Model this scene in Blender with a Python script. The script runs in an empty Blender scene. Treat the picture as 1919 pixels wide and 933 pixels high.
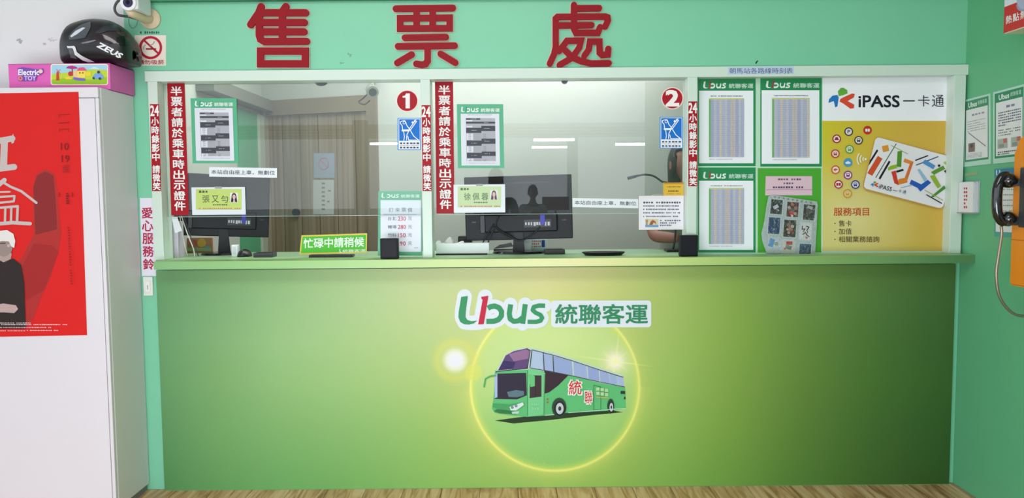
import bpy, bmesh, math, random
from mathutils import Vector, Matrix
from mathutils.bvhtree import BVHTree
random.seed(7)
R = math.radians
sc = bpy.context.scene
col = sc.collection

# ------------------------------------------------------------------ camera, world, light, exposure
FPX, IW, IH = 1450.0, 1919.0, 933.0
CAM = Vector((0.0, -3.6, 1.38))
PITCH, ROLL, YAW = R(-3.93), R(-0.47), R(0.0)
cam_d = bpy.data.cameras.new('camera'); cam = bpy.data.objects.new('camera', cam_d); col.objects.link(cam)
cam_d.sensor_fit = 'HORIZONTAL'; cam_d.sensor_width = 36.0; cam_d.lens = 36.0 * FPX / IW
cam_d.clip_start = 0.02; cam_d.clip_end = 300
CR = (Matrix.Rotation(YAW, 3, 'Z') @ Matrix.Rotation(R(90) + PITCH, 3, 'X') @ Matrix.Rotation(ROLL, 3, 'Z'))
cam.matrix_world = Matrix.Translation(CAM) @ CR.to_4x4()
sc.camera = cam

world = bpy.data.worlds.new('sky'); sc.world = world; world.use_nodes = True
wn = world.node_tree; wn.nodes.clear()
wo = wn.nodes.new('ShaderNodeOutputWorld'); wb = wn.nodes.new('ShaderNodeBackground')
tc = wn.nodes.new('ShaderNodeTexCoord'); sp = wn.nodes.new('ShaderNodeSeparateXYZ'); rp = wn.nodes.new('ShaderNodeValToRGB')
wn.links.new(tc.outputs['Generated'], sp.inputs[0]); wn.links.new(sp.outputs['Z'], rp.inputs['Fac'])
rp.color_ramp.elements[0].position = 0.0; rp.color_ramp.elements[0].color = (0.86, 0.92, 1.0, 1)
rp.color_ramp.elements[1].position = 0.7; rp.color_ramp.elements[1].color = (0.70, 0.84, 1.0, 1)
wn.links.new(rp.outputs['Color'], wb.inputs['Color']); wb.inputs['Strength'].default_value = 1.5
wn.links.new(wb.outputs[0], wo.inputs[0])

def area_light(name, loc, target, sx, sy, power, color=(1, 1, 1)):
    l = bpy.data.lights.new(name, 'AREA'); l.shape = 'RECTANGLE'; l.size = sx; l.size_y = sy
    l.energy = power; l.color = color
    o = bpy.data.objects.new(name, l); col.objects.link(o); o.location = loc
    d = Vector(target) - Vector(loc); o.rotation_euler = d.to_track_quat('-Z', 'Y').to_euler()
    return o
# low fill light added behind the camera, ceiling lamps of the hall, lamp inside the office
area_light('low_fill_light', (-0.7, -3.9, 0.62), (-0.9, 0.0, 0.7), 2.6, 1.0, 62, (0.90, 0.97, 1.06))
area_light('hall_lamp_light', (-0.6, -2.6, 3.1), (-0.8, -0.2, 0.9), 3.0, 1.0, 37, (1.0, 0.99, 0.97))
area_light('office_lamp_light', (-0.2, 0.85, 2.5), (-0.3, 1.1, 0.9), 2.6, 0.6, 27, (1.0, 0.99, 0.98))

vs = sc.view_settings
vs.view_transform = 'Standard'; vs.look = 'None'; vs.gamma = 1.0; vs.use_curve_mapping = False
vs.exposure = 0.27

# ------------------------------------------------------------------ helpers
def ray(px, py):
    return CR @ Vector(((px - IW / 2) / FPX, -(py - IH / 2) / FPX, -1.0))
def P(px, py, y=0.0):                       # pixel of the photo -> point of the real plane at that depth
    d = ray(px, py); t = (y - CAM.y) / d.y
    return CAM + d * t
def PX(px, py, x):                          # the same for a plane parallel to the right-hand wall
    d = ray(px, py); t = (x - CAM.x) / d.x
    return CAM + d * t
def on(plane, px, py, off=0.0):
    return P(px, py, plane[1] - off) if plane[0] == 'y' else PX(px, py, plane[1] - off)

def lin(c):
    return tuple(((v / 255) / 12.92 if v / 255 <= 0.04045 else ((v / 255 + 0.055) / 1.055) ** 2.4) for v in c)
MATS = {}
def mat(rgb, rough=0.5, metal=0.0, spec=0.5, noise=0.0, nscale=20.0, emit=0.0, bump=0.0, coat=0.0):
    key = (tuple(rgb), rough, metal, spec, noise, nscale, emit, bump, coat)
    if key in MATS: return MATS[key]
    m = bpy.data.materials.new('material_%d_%d_%d' % tuple(int(v) for v in rgb)); m.use_nodes = True
    nt = m.node_tree; b = nt.nodes['Principled BSDF']
    c = (*lin(rgb), 1)
    b.inputs['Base Color'].default_value = c; b.inputs['Roughness'].default_value = rough
    b.inputs['Metallic'].default_value = metal; b.inputs['Specular IOR Level'].default_value = spec
    b.inputs['Coat Weight'].default_value = coat
    if emit:
        b.inputs['Emission Color'].default_value = c; b.inputs['Emission Strength'].default_value = emit
    if noise or bump:
        t = nt.nodes.new('ShaderNodeTexCoord'); n = nt.nodes.new('ShaderNodeTexNoise')
        n.inputs['Scale'].default_value = nscale; n.inputs['Detail'].default_value = 5
        nt.links.new(t.outputs['Object'], n.inputs['Vector'])
        if noise:
            mx = nt.nodes.new('ShaderNodeMix'); mx.data_type = 'RGBA'
            k = 1 - noise
            mx.inputs[6].default_value = (c[0] * k, c[1] * k, c[2] * k, 1)
            mx.inputs[7].default_value = (min(1, c[0] * (1 + noise)), min(1, c[1] * (1 + noise)), min(1, c[2] * (1 + noise)), 1)
            nt.links.new(n.outputs['Fac'], mx.inputs[0]); nt.links.new(mx.outputs[2], b.inputs['Base Color'])
        if bump:
            bp = nt.nodes.new('ShaderNodeBump'); bp.inputs['Strength'].default_value = bump; bp.inputs['Distance'].default_value = 0.004
            nt.links.new(n.outputs['Fac'], bp.inputs['Height']); nt.links.new(bp.outputs[0], b.inputs['Normal'])
    MATS[key] = m
    return m
def glass_mat(name, tint=(0.97, 0.99, 0.975), refl=1.0, ior=1.5, rough=0.0):
    m = bpy.data.materials.new(name); m.use_nodes = True; nt = m.node_tree; nt.nodes.clear()
    o = nt.nodes.new('ShaderNodeOutputMaterial'); t = nt.nodes.new('ShaderNodeBsdfTransparent'); g = nt.nodes.new('ShaderNodeBsdfGlossy')
    f = nt.nodes.new('ShaderNodeFresnel'); mx = nt.nodes.new('ShaderNodeMixShader')
    t.inputs[0].default_value = (*tint, 1); g.inputs['Roughness'].default_value = rough; f.inputs['IOR'].default_value = ior
    g.inputs['Color'].default_value = (refl, refl, refl, 1)
    nt.links.new(f.outputs[0], mx.inputs[0]); nt.links.new(t.outputs[0], mx.inputs[1]); nt.links.new(g.outputs[0], mx.inputs[2])
    nt.links.new(mx.outputs[0], o.inputs[0])
    return m
def wrinkled(m, scale=60, strength=.6):
    nt = m.node_tree; t = nt.nodes.new('ShaderNodeTexCoord'); n = nt.nodes.new('ShaderNodeTexNoise'); n.inputs['Scale'].default_value = scale; n.inputs['Distortion'].default_value = 1.5
    b = nt.nodes.new('ShaderNodeBump'); b.inputs['Strength'].default_value = strength; b.inputs['Distance'].default_value = .01
    nt.links.new(t.outputs['Object'], n.inputs['Vector']); nt.links.new(n.outputs['Fac'], b.inputs['Height'])
    for q in nt.nodes:
        if q.type in ('BSDF_GLOSSY', 'FRESNEL'): nt.links.new(b.outputs[0], q.inputs['Normal'])
    return m
def vcol_mat(name, rough=0.35):
    m = bpy.data.materials.new(name); m.use_nodes = True; nt = m.node_tree; b = nt.nodes['Principled BSDF']
    a = nt.nodes.new('ShaderNodeVertexColor'); a.layer_name = 'print'
    nt.links.new(a.outputs['Color'], b.inputs['Base Color']); b.inputs['Roughness'].default_value = rough
    return m

WLOC = {}
def link(o, parent=None, loc=None):
    col.objects.link(o)
    loc = Vector(loc) if loc is not None else Vector((0, 0, 0))
    if parent is not None:
        o.parent = parent; o.location = loc - WLOC[parent.name]
    else: o.location = loc
    WLOC[o.name] = loc
    return o
def tag(o, label=None, cat=None, group=None, kind=None):
    if label: o['label'] = label
    if cat: o['category'] = cat
    if group: o['group'] = group
    if kind: o['kind'] = kind
    return o
def empty(name, loc, label=None, cat=None, group=None, kind=None):
    o = bpy.data.objects.new(name, None); o.empty_display_size = 0.05
    link(o, None, loc); return tag(o, label, cat, group, kind)
def mk(name, verts, faces, m, parent=None, smooth=False, mi=None, uvw=None):
    """world-space verts -> one mesh object whose origin is its middle"""
    vs_ = [Vector(v) for v in verts]
    lo = Vector([min(v[i] for v in vs_) for i in range(3)]); hi = Vector([max(v[i] for v in vs_) for i in range(3)])
    c = (lo + hi) / 2
    if parent is None: c.z = lo.z
    me = bpy.data.meshes.new(name); me.from_pydata([tuple(v - c) for v in vs_], [], faces); me.update()
    ms = m if isinstance(m, (list, tuple)) else [m]
    for q in ms: me.materials.append(q)
    if mi: me.polygons.foreach_set('material_index', mi)
    if smooth: me.polygons.foreach_set('use_smooth', [True] * len(me.polygons))
    o = bpy.data.objects.new(name, me); link(o, parent, c); return o

class MB:                                   # mesh builder
    def __init__(s): s.v = []; s.f = []; s.mi = []; s.cur = 0
    def add(s, vs_, fs):
        n = len(s.v); s.v += [Vector(v) for v in vs_]; s.f += [tuple(i + n for i in f) for f in fs]; s.mi += [s.cur] * len(fs); return s
    def box(s, x0, x1, y0, y1, z0, z1, bev=0.0):
        if bev > 0:
            bm = bmesh.new(); bmesh.ops.create_cube(bm, size=1)
            for v in bm.verts: v.co = Vector((x0 + (v.co.x + .5) * (x1 - x0), y0 + (v.co.y + .5) * (y1 - y0), z0 + (v.co.z + .5) * (z1 - z0)))
            bmesh.ops.bevel(bm, geom=list(bm.edges), offset=bev, segments=2, affect='EDGES', profile=0.5)
            s.bm(bm); return s
        v = [(x, y, z) for x in (x0, x1) for y in (y0, y1) for z in (z0, z1)]
        return s.add(v, [(0, 1, 3, 2), (4, 6, 7, 5), (0, 4, 5, 1), (2, 3, 7, 6), (0, 2, 6, 4), (1, 5, 7, 3)])
    def bm(s, bm, M=None):
        bm.verts.index_update()
        s.add([(M @ v.co) if M else v.co.copy() for v in bm.verts], [tuple(v.index for v in f.verts) for f in bm.faces]); bm.free(); return s
    def prism(s, pts, d):
        """pts: world points of one polygon, d: extrusion vector"""
        n = len(pts); d = Vector(d)
        return s.add([Vector(p) for p in pts] + [Vector(p) + d for p in pts],
                     [tuple(range(n)), tuple(reversed(range(n, 2 * n)))] + [(i, i + n, (i + 1) % n + n, (i + 1) % n) for i in range(n)])
    def tube(s, pts, r, seg=10, caps=True):
        pts = [Vector(p) for p in pts]; rs = r if isinstance(r, (list, tuple)) else [r] * len(pts)
        rings = []; up = None
        for i, p in enumerate(pts):
            a = pts[max(0, i - 1)]; b = pts[min(len(pts) - 1, i + 1)]; t = (b - a).normalized()
            if up is None: up = t.orthogonal().normalized()
            else:
                up = (up - t * up.dot(t)); up = up.normalized() if up.length > 1e-6 else t.orthogonal().normalized()
            w = t.cross(up)
            rings.append([p + (up * math.cos(k * 2 * math.pi / seg) + w * math.sin(k * 2 * math.pi / seg)) * rs[i] for k in range(seg)])
        v = [q for rg in rings for q in rg]; f = []
        for i in range(len(pts) - 1):
            for k in range(seg):
                f.append((i * seg + k, i * seg + (k + 1) % seg, (i + 1) * seg + (k + 1) % seg, (i + 1) * seg + k))
        if caps:
            f.append(tuple(reversed(range(seg)))); f.append(tuple(range((len(pts) - 1) * seg, len(pts) * seg)))
        return s.add(v, f)
    def sphere(s, c, rx, ry=None, rz=None, seg=16, rings=10):
        ry = ry or rx; rz = rz or rx; bm = bmesh.new(); bmesh.ops.create_uvsphere(bm, u_segments=seg, v_segments=rings, radius=1)
        return s.bm(bm, Matrix.Translation(Vector(c)) @ Matrix.Diagonal((rx, ry, rz, 1)))
    def build(s, name, m, parent=None, smooth=False):
        o = mk(name, s.v, s.f, m, parent, smooth, s.mi); return o
def shade_auto(o, ang=40):
    me = o.data
    me.polygons.foreach_set('use_smooth', [True] * len(me.polygons))
    bm = bmesh.new(); bm.from_mesh(me)
    for e in bm.edges:
        if len(e.link_faces) == 2 and e.calc_face_angle(0) > R(ang): e.smooth = False
    bm.to_mesh(me); bm.free()

def curve_pts(pts, n=6):
    """Catmull-Rom through the points"""
    pts = [Vector(p) for p in pts]; out = []
    for i in range(len(pts) - 1):
        p0 = pts[max(0, i - 1)]; p1 = pts[i]; p2 = pts[i + 1]; p3 = pts[min(len(pts) - 1, i + 2)]
        for k in range(n):
            t = k / n
            out.append(0.5 * ((2 * p1) + (p2 - p0) * t + (2 * p0 - 5 * p1 + 4 * p2 - p3) * t * t + (3 * p1 - p0 - 3 * p2 + p3) * t ** 3))
    out.append(pts[-1]); return out

_glyph = {}
def glyphs(s, bold=0.0, res=3):
    k = (s, bold, res)
    if k in _glyph: return _glyph[k]
    c = bpy.data.curves.new('t', 'FONT'); c.body = s; c.size = 1; c.offset = bold; c.resolution_u = res; c.fill_mode = 'FRONT'
    o = bpy.data.objects.new('t', c); col.objects.link(o)
    bpy.context.view_layer.update()
    me = bpy.data.meshes.new_from_object(o.evaluated_get(bpy.context.evaluated_depsgraph_get()))
    v = [(q.co.x, q.co.y) for q in me.vertices]; f = [tuple(p.vertices) for p in me.polygons]
    bpy.data.objects.remove(o); bpy.data.curves.remove(c); bpy.data.meshes.remove(me)
    _glyph[k] = (v, f); return _glyph[k]

def strip2d(pts, w, caps=True):
    """outline pieces (convex-ish polygons sharing edges) of a thick line"""
    P2 = [Vector(p) for p in pts]; closed = len(P2) > 3 and (P2[0] - P2[-1]).length < 1e-6
    if closed: P2 = P2[:-1]
    n = len(P2); h = w / 2; L = []; Rr = []
    for i in range(n):
        a = P2[i - 1] if (i > 0 or closed) else None; b = P2[(i + 1) % n] if (i < n - 1 or closed) else None
        d0 = (P2[i] - a).normalized() if a is not None else None; d1 = (b - P2[i]).normalized() if b is not None else None
        if d0 is None: d0 = d1
        if d1 is None: d1 = d0
        n0 = Vector((-d0.y, d0.x)); n1 = Vector((-d1.y, d1.x)); m = n0 + n1
        m = m.normalized() if m.length > 1e-4 else n0
        k = h / max(m.dot(n1), 0.62); L.append(P2[i] + m * k); Rr.append(P2[i] - m * k)
    polys = []
    for i in range(n if closed else n - 1):
        j = (i + 1) % n; polys.append([L[i], L[j], Rr[j], Rr[i]])
    if caps and not closed:
        for i, d in ((0, (P2[0] - P2[1]).normalized()), (n - 1, (P2[-1] - P2[-2]).normalized())):
            q = Vector((-d.y, d.x)); polys.append([P2[i] + q * h * math.cos(t) + d * h * math.sin(t) for t in [math.pi * k / 8 for k in range(9)]])
    return [[(p.x, p.y) for p in q] for q in polys]

class Flat:
    """flat printing in pixel coordinates laid on one real plane; every call lies a hair above the last"""
    def __init__(s, plane, off=0.0006, step=0.00012, T=None):
        s.plane = plane; s.off = off; s.step = step; s.mb = MB(); s.mats = []; s.T = T or (lambda u, v: (u, v))
    def _m(s, m):
        if not isinstance(m, bpy.types.Material): m = mat(m, 0.5, spec=0.25)
        if m not in s.mats: s.mats.append(m)
        s.mb.cur = s.mats.index(m)
    def up(s): s.off += s.step
    def pt(s, u, v): return on(s.plane, *s.T(u, v), s.off)
    def poly(s, pts, m, bump=True):
        s._m(m)
        a = sum(pts[i][0] * pts[(i + 1) % len(pts)][1] - pts[(i + 1) % len(pts)][0] * pts[i][1] for i in range(len(pts)))
        if a > 0: pts = pts[::-1]
        from mathutils.geometry import tessellate_polygon
        v = [s.pt(*p) for p in pts]
        tri = tessellate_polygon([[Vector((p[0], -p[1], 0)) for p in pts]])
        fs = []
        for t in tri:
            (ax, ay), (bx, by), (cx, cy) = [pts[i] for i in t]
            z = (bx - ax) * (cy - ay) - (by - ay) * (cx - ax)
            if abs(z) < 1e-9: continue
            fs.append(tuple(t) if z < 0 else tuple(reversed(t)))
        s.mb.add(v, fs)
        if bump: s.up()
    def rect(s, x0, y0, x1, y1, m): s.poly([(x0, y0), (x1, y0), (x1, y1), (x0, y1)], m)
    def rrect(s, x0, y0, x1, y1, r, m):
        pts = []
        for cx, cy, a in ((x1 - r, y0 + r, -90), (x1 - r, y1 - r, 0), (x0 + r, y1 - r, 90), (x0 + r, y0 + r, 180)):
            for k in range(5): pts.append((cx + r * math.cos(R(a + k * 22.5)), cy + r * math.sin(R(a + k * 22.5))))
        s.poly(pts, m)
    def disc(s, x, y, r, m, ry=None, n=28, bump=True):
        ry = ry or r
        s.poly([(x + r * math.cos(2 * math.pi * k / n), y + ry * math.sin(2 * math.pi * k / n)) for k in range(n)], m, bump)
    def ring(s, x, y, r, w, m, n=40, a0=0, a1=360):
        s._m(m); vs_ = []; 
        for k in range(n + 1):
            a = R(a0 + (a1 - a0) * k / n)
            vs_ += [s.pt(x + r * math.cos(a), y + r * math.sin(a)), s.pt(x + (r - w) * math.cos(a), y + (r - w) * math.sin(a))]
        s.mb.add(vs_, [(2 * k, 2 * k + 1, 2 * k + 3, 2 * k + 2) for k in range(n)]); s.up()
    def stroke(s, pts, w, m, caps=True, bump=True):
        closed = len(pts) > 3 and math.dist(pts[0], pts[-1]) < 1e-6; h = 0.00002
        for i in range(len(pts) - 1):
            (ax, ay), (bx, by) = pts[i], pts[i + 1]; L = math.hypot(bx - ax, by - ay) or 1e-6
            nx, ny = -(by - ay) / L * w / 2, (bx - ax) / L * w / 2
            s.poly([(ax + nx, ay + ny), (bx + nx, by + ny), (bx - nx, by - ny), (ax - nx, ay - ny)], m, False); s.off += h
        for i, (ax, ay) in enumerate(pts):
            if caps or closed or 0 < i < len(pts) - 1: s.disc(ax, ay, w / 2, m, n=14, bump=False); s.off += h
        s.up()
    def text(s, st, x0, y0, x1, y1, m, bold=0.0, slant=0.0, res=2):
        v, f = glyphs(st, 0.0, res)
        if not v: return
        s._m(m)
        ax = min(p[0] for p in v); bx = max(p[0] for p in v); ay = min(p[1] for p in v); by = max(p[1] for p in v)
        sx = (x1 - x0) / max(bx - ax, 1e-6); sy = (y1 - y0) / max(by - ay, 1e-6)
        if (bx - ax) < 0.2 * (x1 - x0) / (y1 - y0) * (by - ay) and len(st) == 1 and st in '一1·': pass
        b = max(bold, 0.0) * 0.8
        sh = [(0, 0)] if b < 0.004 else [(-b, -b), (b, -b), (-b, b), (b, b)] if b < 0.02 else [(-b, -b), (b, -b), (-b, b), (b, b), (0, 0), (-b, 0), (b, 0)]
        for ox, oy in sh:
            s.mb.add([s.pt(x0 + (p[0] - ax + ox) * sx + slant * (p[1] - ay) * sy, y1 - (p[1] - ay + oy) * sy) for p in v], f); s.off += 0.00002
        s.up()
    def vtext(s, st, x0, y0, x1, y1, m, bold=0.0, gap=0.12):
        n = len(st); h = (y1 - y0) / n
        for i, ch in enumerate(st):
            if ch == ' ': continue
            s.text(ch, x0, y0 + h * (i + gap / 2), x1, y0 + h * (i + 1 - gap / 2), m, bold)
    def dots(s, x0, x1, y, h, m, n=14, seed=1):
        """a line of print too small to read: a row of small uneven marks"""
        rnd = random.Random(seed); x = x0; w = (x1 - x0) / n
        s._m(m)
        for i in range(n):
            a = x0 + i * w + w * .08; b = x0 + (i + 1) * w - w * (.12 + .25 * rnd.random())
            if rnd.random() < .08: continue
            h2 = h * (.7 + .3 * rnd.random())
            s.mb.add([s.pt(a, y - h2 / 2), s.pt(a, y + h2 / 2), s.pt(b, y + h2 / 2), s.pt(b, y - h2 / 2)], [(0, 1, 2, 3)])
        s.up()
    def build(s, name, parent, label=None):
        o = s.mb.build(name, s.mats, parent)
        if label: o['label'] = label
        return o
def quad(x0, y0, x1, y1): return [(x0, y0), (x1, y0), (x1, y1), (x0, y1)]
def slab(name, pts, plane, m, parent=None, t=0.0008, front=0.0):
    """a sheet or board of thickness t whose front lies on the plane"""
    pl = (plane[0], plane[1] - front)
    d = Vector((0, t, 0)) if plane[0] == 'y' else Vector((t, 0, 0))
    return MB().prism([on(pl, *p) for p in pts], d).build(name, m, parent)
def logo(F, x0, y0, x1, y1, green, red, name_col, edge=None, res=2):
    """bus company word mark, drawn in the units of a 1700 x 250 design box"""
    sx = (x1 - x0) / 1655.0; sy = (y1 - y0) / 250.0
    f = lambda p: (x0 + (p[0] - 135) * sx, y0 + (p[1] - 113) * sy)
    W = (sx + sy) / 2
    U = [(160, 122), (218, 115), (200, 250), (198, 300), (215, 325), (250, 335), (300, 330), (272, 354), (230, 364), (185, 362), (150, 340), (135, 300), (138, 250)]
    one = [(335, 122), (398, 113), (357, 362), (308, 363), (347, 148), (338, 140)]
    b = [(393, 222), (420, 207), (455, 203), (490, 217), (513, 250), (511, 290), (485, 322), (445, 336), (380, 337)]
    u1 = [(592, 188), (580, 270), (588, 315), (620, 337), (660, 332), (695, 305)]
    u2 = [(720, 186), (697, 358)]
    q = [(893, 200), (840, 198), (795, 210), (785, 238), (812, 262), (852, 280), (868, 305), (855, 330), (815, 341), (740, 340)]
    if edge:
        k = 52 * W
        F.stroke([f(p) for p in [(190, 118), (168, 250), (168, 300), (190, 345), (250, 350), (330, 345), (370, 120)]], 45 * W + 1.6 * k, edge, bump=False)
        F.stroke([f(p) for p in b], 44 * W + k * 1.5, edge, bump=False)
        F.stroke([f(p) for p in u1], 44 * W + k * 1.5, edge, bump=False)
        F.stroke([f(p) for p in u2], 42 * W + k * 1.5, edge, bump=False)
        F.stroke([f(p) for p in q], 38 * W + k * 1.5, edge, bump=False); F.up()
        X0, Y0 = f((948, 153)); X1, Y1 = f((1822, 388)); F.rrect(X0, Y0, X1, Y1, 30 * W, edge)
    F.poly([f(p) for p in U], green)
    F.stroke([f(p) for p in b], 46 * W, green, caps=False)
    F.stroke([f(p) for p in u1], 44 * W, green, caps=False); F.stroke([f(p) for p in u2], 44 * W, green, caps=False)
    F.stroke([f(p) for p in q], 38 * W, green, caps=False)
    F.poly([f(p) for p in one], red)
    X0, Y0 = f((985, 188)); X1, Y1 = f((1790, 358)); F.text('統聯客運', X0, Y0, X1, Y1, name_col, 0.022, res=res)

# ------------------------------------------------------------------ shared materials
PAINT = (128, 204, 168)
m_green = mat(PAINT, 0.42, noise=0.03, nscale=3)
m_white_wall = mat((225, 224, 224), 0.6, noise=0.03, nscale=2.5, bump=0.05)
m_frame = mat((212, 228, 216), 0.32)
m_ceiling = mat((225, 226, 224), 0.7, noise=0.02)
m_office = mat((188, 190, 184), 0.6, noise=0.02, nscale=2)
m_black = mat((22, 22, 26), 0.35); m_black_soft = mat((22, 22, 30), 0.5, spec=0.2)
m_white = mat((238, 240, 244), 0.4); m_red = mat((168, 14, 32), .5, spec=0.25)
m_sheet_green = mat((84, 178, 136), 0.4); m_dkgreen = mat((28, 120, 70), 0.4)
m_ink = (45, 45, 50)

# ------------------------------------------------------------------ the setting
X_R = 2.09; X_L = -1.765
z_ft = P(1000, 131, 0).z      # top of the window frame
z_fb = P(1000, 482, 0).z      # foot of the window frame
Z_LEDGE = z_fb
x_op0 = P(283, 300, 0).x
CEIL = 3.2
def wood(name, along='y'):
    m = bpy.data.materials.new(name); m.use_nodes = True; nt = m.node_tree; b = nt.nodes['Principled BSDF']
    t = nt.nodes.new('ShaderNodeTexCoord'); g = nt.nodes.new('ShaderNodeNewGeometry'); mp = nt.nodes.new('ShaderNodeMapping')
    mp.inputs['Scale'].default_value = (26, 2.2, 4) if along == 'y' else (2, 26, 4)
    oi = nt.nodes.new('ShaderNodeObjectInfo'); ad = nt.nodes.new('ShaderNodeVectorMath'); ad.operation = 'ADD'
    ml = nt.nodes.new('ShaderNodeMath'); ml.operation = 'MULTIPLY'; ml.inputs[1].default_value = 40
    cb = nt.nodes.new('ShaderNodeCombineXYZ')
    nt.links.new(oi.outputs['Random'], ml.inputs[0]); nt.links.new(ml.outputs[0], cb.inputs[0]); nt.links.new(ml.outputs[0], cb.inputs[1])
    nt.links.new(t.outputs['Object'], mp.inputs[0]); nt.links.new(mp.outputs[0], ad.inputs[0]); nt.links.new(cb.outputs[0], ad.inputs[1])
    n = nt.nodes.new('ShaderNodeTexNoise'); n.inputs['Scale'].default_value = 1; n.inputs['Detail'].default_value = 7; n.inputs['Distortion'].default_value = 1.4
    nt.links.new(ad.outputs[0], n.inputs['Vector'])
    r = nt.nodes.new('ShaderNodeValToRGB'); e = r.color_ramp.elements
    e[0].position = 0.32; e[0].color = (*lin((158, 108, 74)), 1); e[1].position = 0.62; e[1].color = (*lin((240, 196, 158)), 1)
    k = r.color_ramp.elements.new(0.47); k.color = (*lin((214, 160, 118)), 1)
    nt.links.new(n.outputs['Fac'], r.inputs[0]); nt.links.new(r.outputs[0], b.inputs['Base Color']); b.inputs['Roughness'].default_value = 0.38
    return m
m_plank = wood('oak_print_vinyl')

floor = MB().box(-7, 7, -27, 2.6, -0.08, -0.004).build('floor', mat((120, 92, 66), 0.5, noise=0.1, nscale=6)); tag(floor, kind='structure')
x = -2.86; i = 0
plank_me = None
while x < X_R - 0.01:
    x1 = min(x + 0.18, X_R)
    cuts = [(-0.001, -0.62 - 0.11 * (i % 5)), (-0.62 - 0.11 * (i % 5), -1.84 - 0.11 * (i % 5))]
    for (ya, yb) in cuts:
        MB().box(x + 0.0012, x1 - 0.0012, yb + 0.0012, ya - 0.0006, -0.004, 0.0, 0.0008).build('plank', m_plank, floor)
    x = x1; i += 1

Z_LT = P(1000, 484.5, -0.12).z; Z_LB = P(1000, 499.5, -0.12).z
# front wall: white left part, green part around the counter opening
wl = MB().box(-6.2, X_L, 0.0, 0.12, 0, CEIL).build('wall_back_left', m_white_wall); tag(wl, kind='structure')
mb = MB(); s_ = P(127, 0)  # stains of old plaster patches
def blotch(name, px, py, r, colr, n, parent, seed):
    rnd = random.Random(seed); F = Flat(('y', 0.0), 0.0004)
    for k in range(n):
        a = rnd.random() * 6.28; d = rnd.random() * r
        F.disc(px + math.cos(a) * d * 1.5, py + math.sin(a) * d * .7, 1 + rnd.random() * 2.4, colr, ry=0.8 + rnd.random() * 1.8, n=9)
    return F.build(name, parent)
blotch('wall_stain', 38, 78, 6, mat((178, 172, 170), .7), 8, wl, 3)
blotch('wall_stain', 82, 82, 3, mat((188, 182, 180), .7), 4, wl, 4)
blotch('wall_stain', 98, 76, 7, mat((202, 198, 196), .7), 6, wl, 5)
wt = MB().box(X_L, X_R, 0.0, 0.12, z_ft - 0.01, CEIL).box(X_L, x_op0, 0.0, 0.12, 0, z_ft - 0.01) \
    .box(x_op0, X_R, 0.0, 0.1205, 0, Z_LB - .001).build('wall_back', m_green); tag(wt, kind='structure')
blotch('wall_stain', 655, 102, 5, mat((112, 168, 142), .7), 4, wt, 8); blotch('wall_stain', 640, 118, 3, mat((108, 162, 136), .7), 2, wt, 9)
F = Flat(('y', 0.0), 0.0006); F.poly([(1415, 118), (1419, 113), (1421, 114), (1417, 120)], (40, 60, 50)); F.build('paint_chip', wt)
wr = MB().box(X_R, X_R + 0.12, -8.5, 0.12, 0, CEIL).build('wall_right', mat((100, 182, 134), 0.45, noise=0.03, nscale=3)); tag(wr, kind='structure')  # same green made darker, so the colour carries this side's dimmer light
tb = MB().box(P(266, 0, 0).x, X_R, -0.035, 0.0, P(600, 2.5, 0).z, CEIL).build('trim_1', mat((60, 140, 100), .5)); tag(tb, kind='structure')
ce = MB().box(-7, 7, -8.5, 0.12, CEIL, CEIL + 0.1).build('ceiling', m_ceiling); tag(ce, kind='structure')

# office behind the windows
XO = -1.69; YB = 1.40; YC = 1.72
ow = MB().box(XO - 0.1, XO, 0.12, 2.0, 0, 2.6).build('wall_office_left', mat((200, 203, 195), 0.6, noise=0.02)); tag(ow, kind='structure')
MB().box(XO, XO + 0.012, 1.20, 1.56, 0.0, 1.93).build('green_panel', mat((92, 172, 128), .5), ow)
MB().box(XO, XO + 0.03, 1.56, 1.70, 0.0, 1.93).build('door_jamb', mat((196, 200, 186), .5), ow)
bx = P(380, 155, 0.62)
bm_ = MB().box(XO, XO + 0.10, 0.60, 1.73, 1.955, 2.025).build('trim_2', mat((120, 122, 112), .5)); tag(bm_, kind='structure')
xr_door = P(712, 300, YB).x
ob = MB().box(xr_door - 0.02, 2.6, YB, YB + 0.1, 0, 2.6).build('wall_office_back', m_office); tag(ob, kind='structure')
oc = MB().box(XO - 0.1, 2.6, 0.12, 2.0, 2.6, 2.68).build('wall_office_top', m_ceiling); tag(oc, kind='structure')
orr = MB().box(2.5, 2.6, 0.12, YB, 0, 2.6).build('wall_office_right', m_office); tag(orr, kind='structure')
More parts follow.
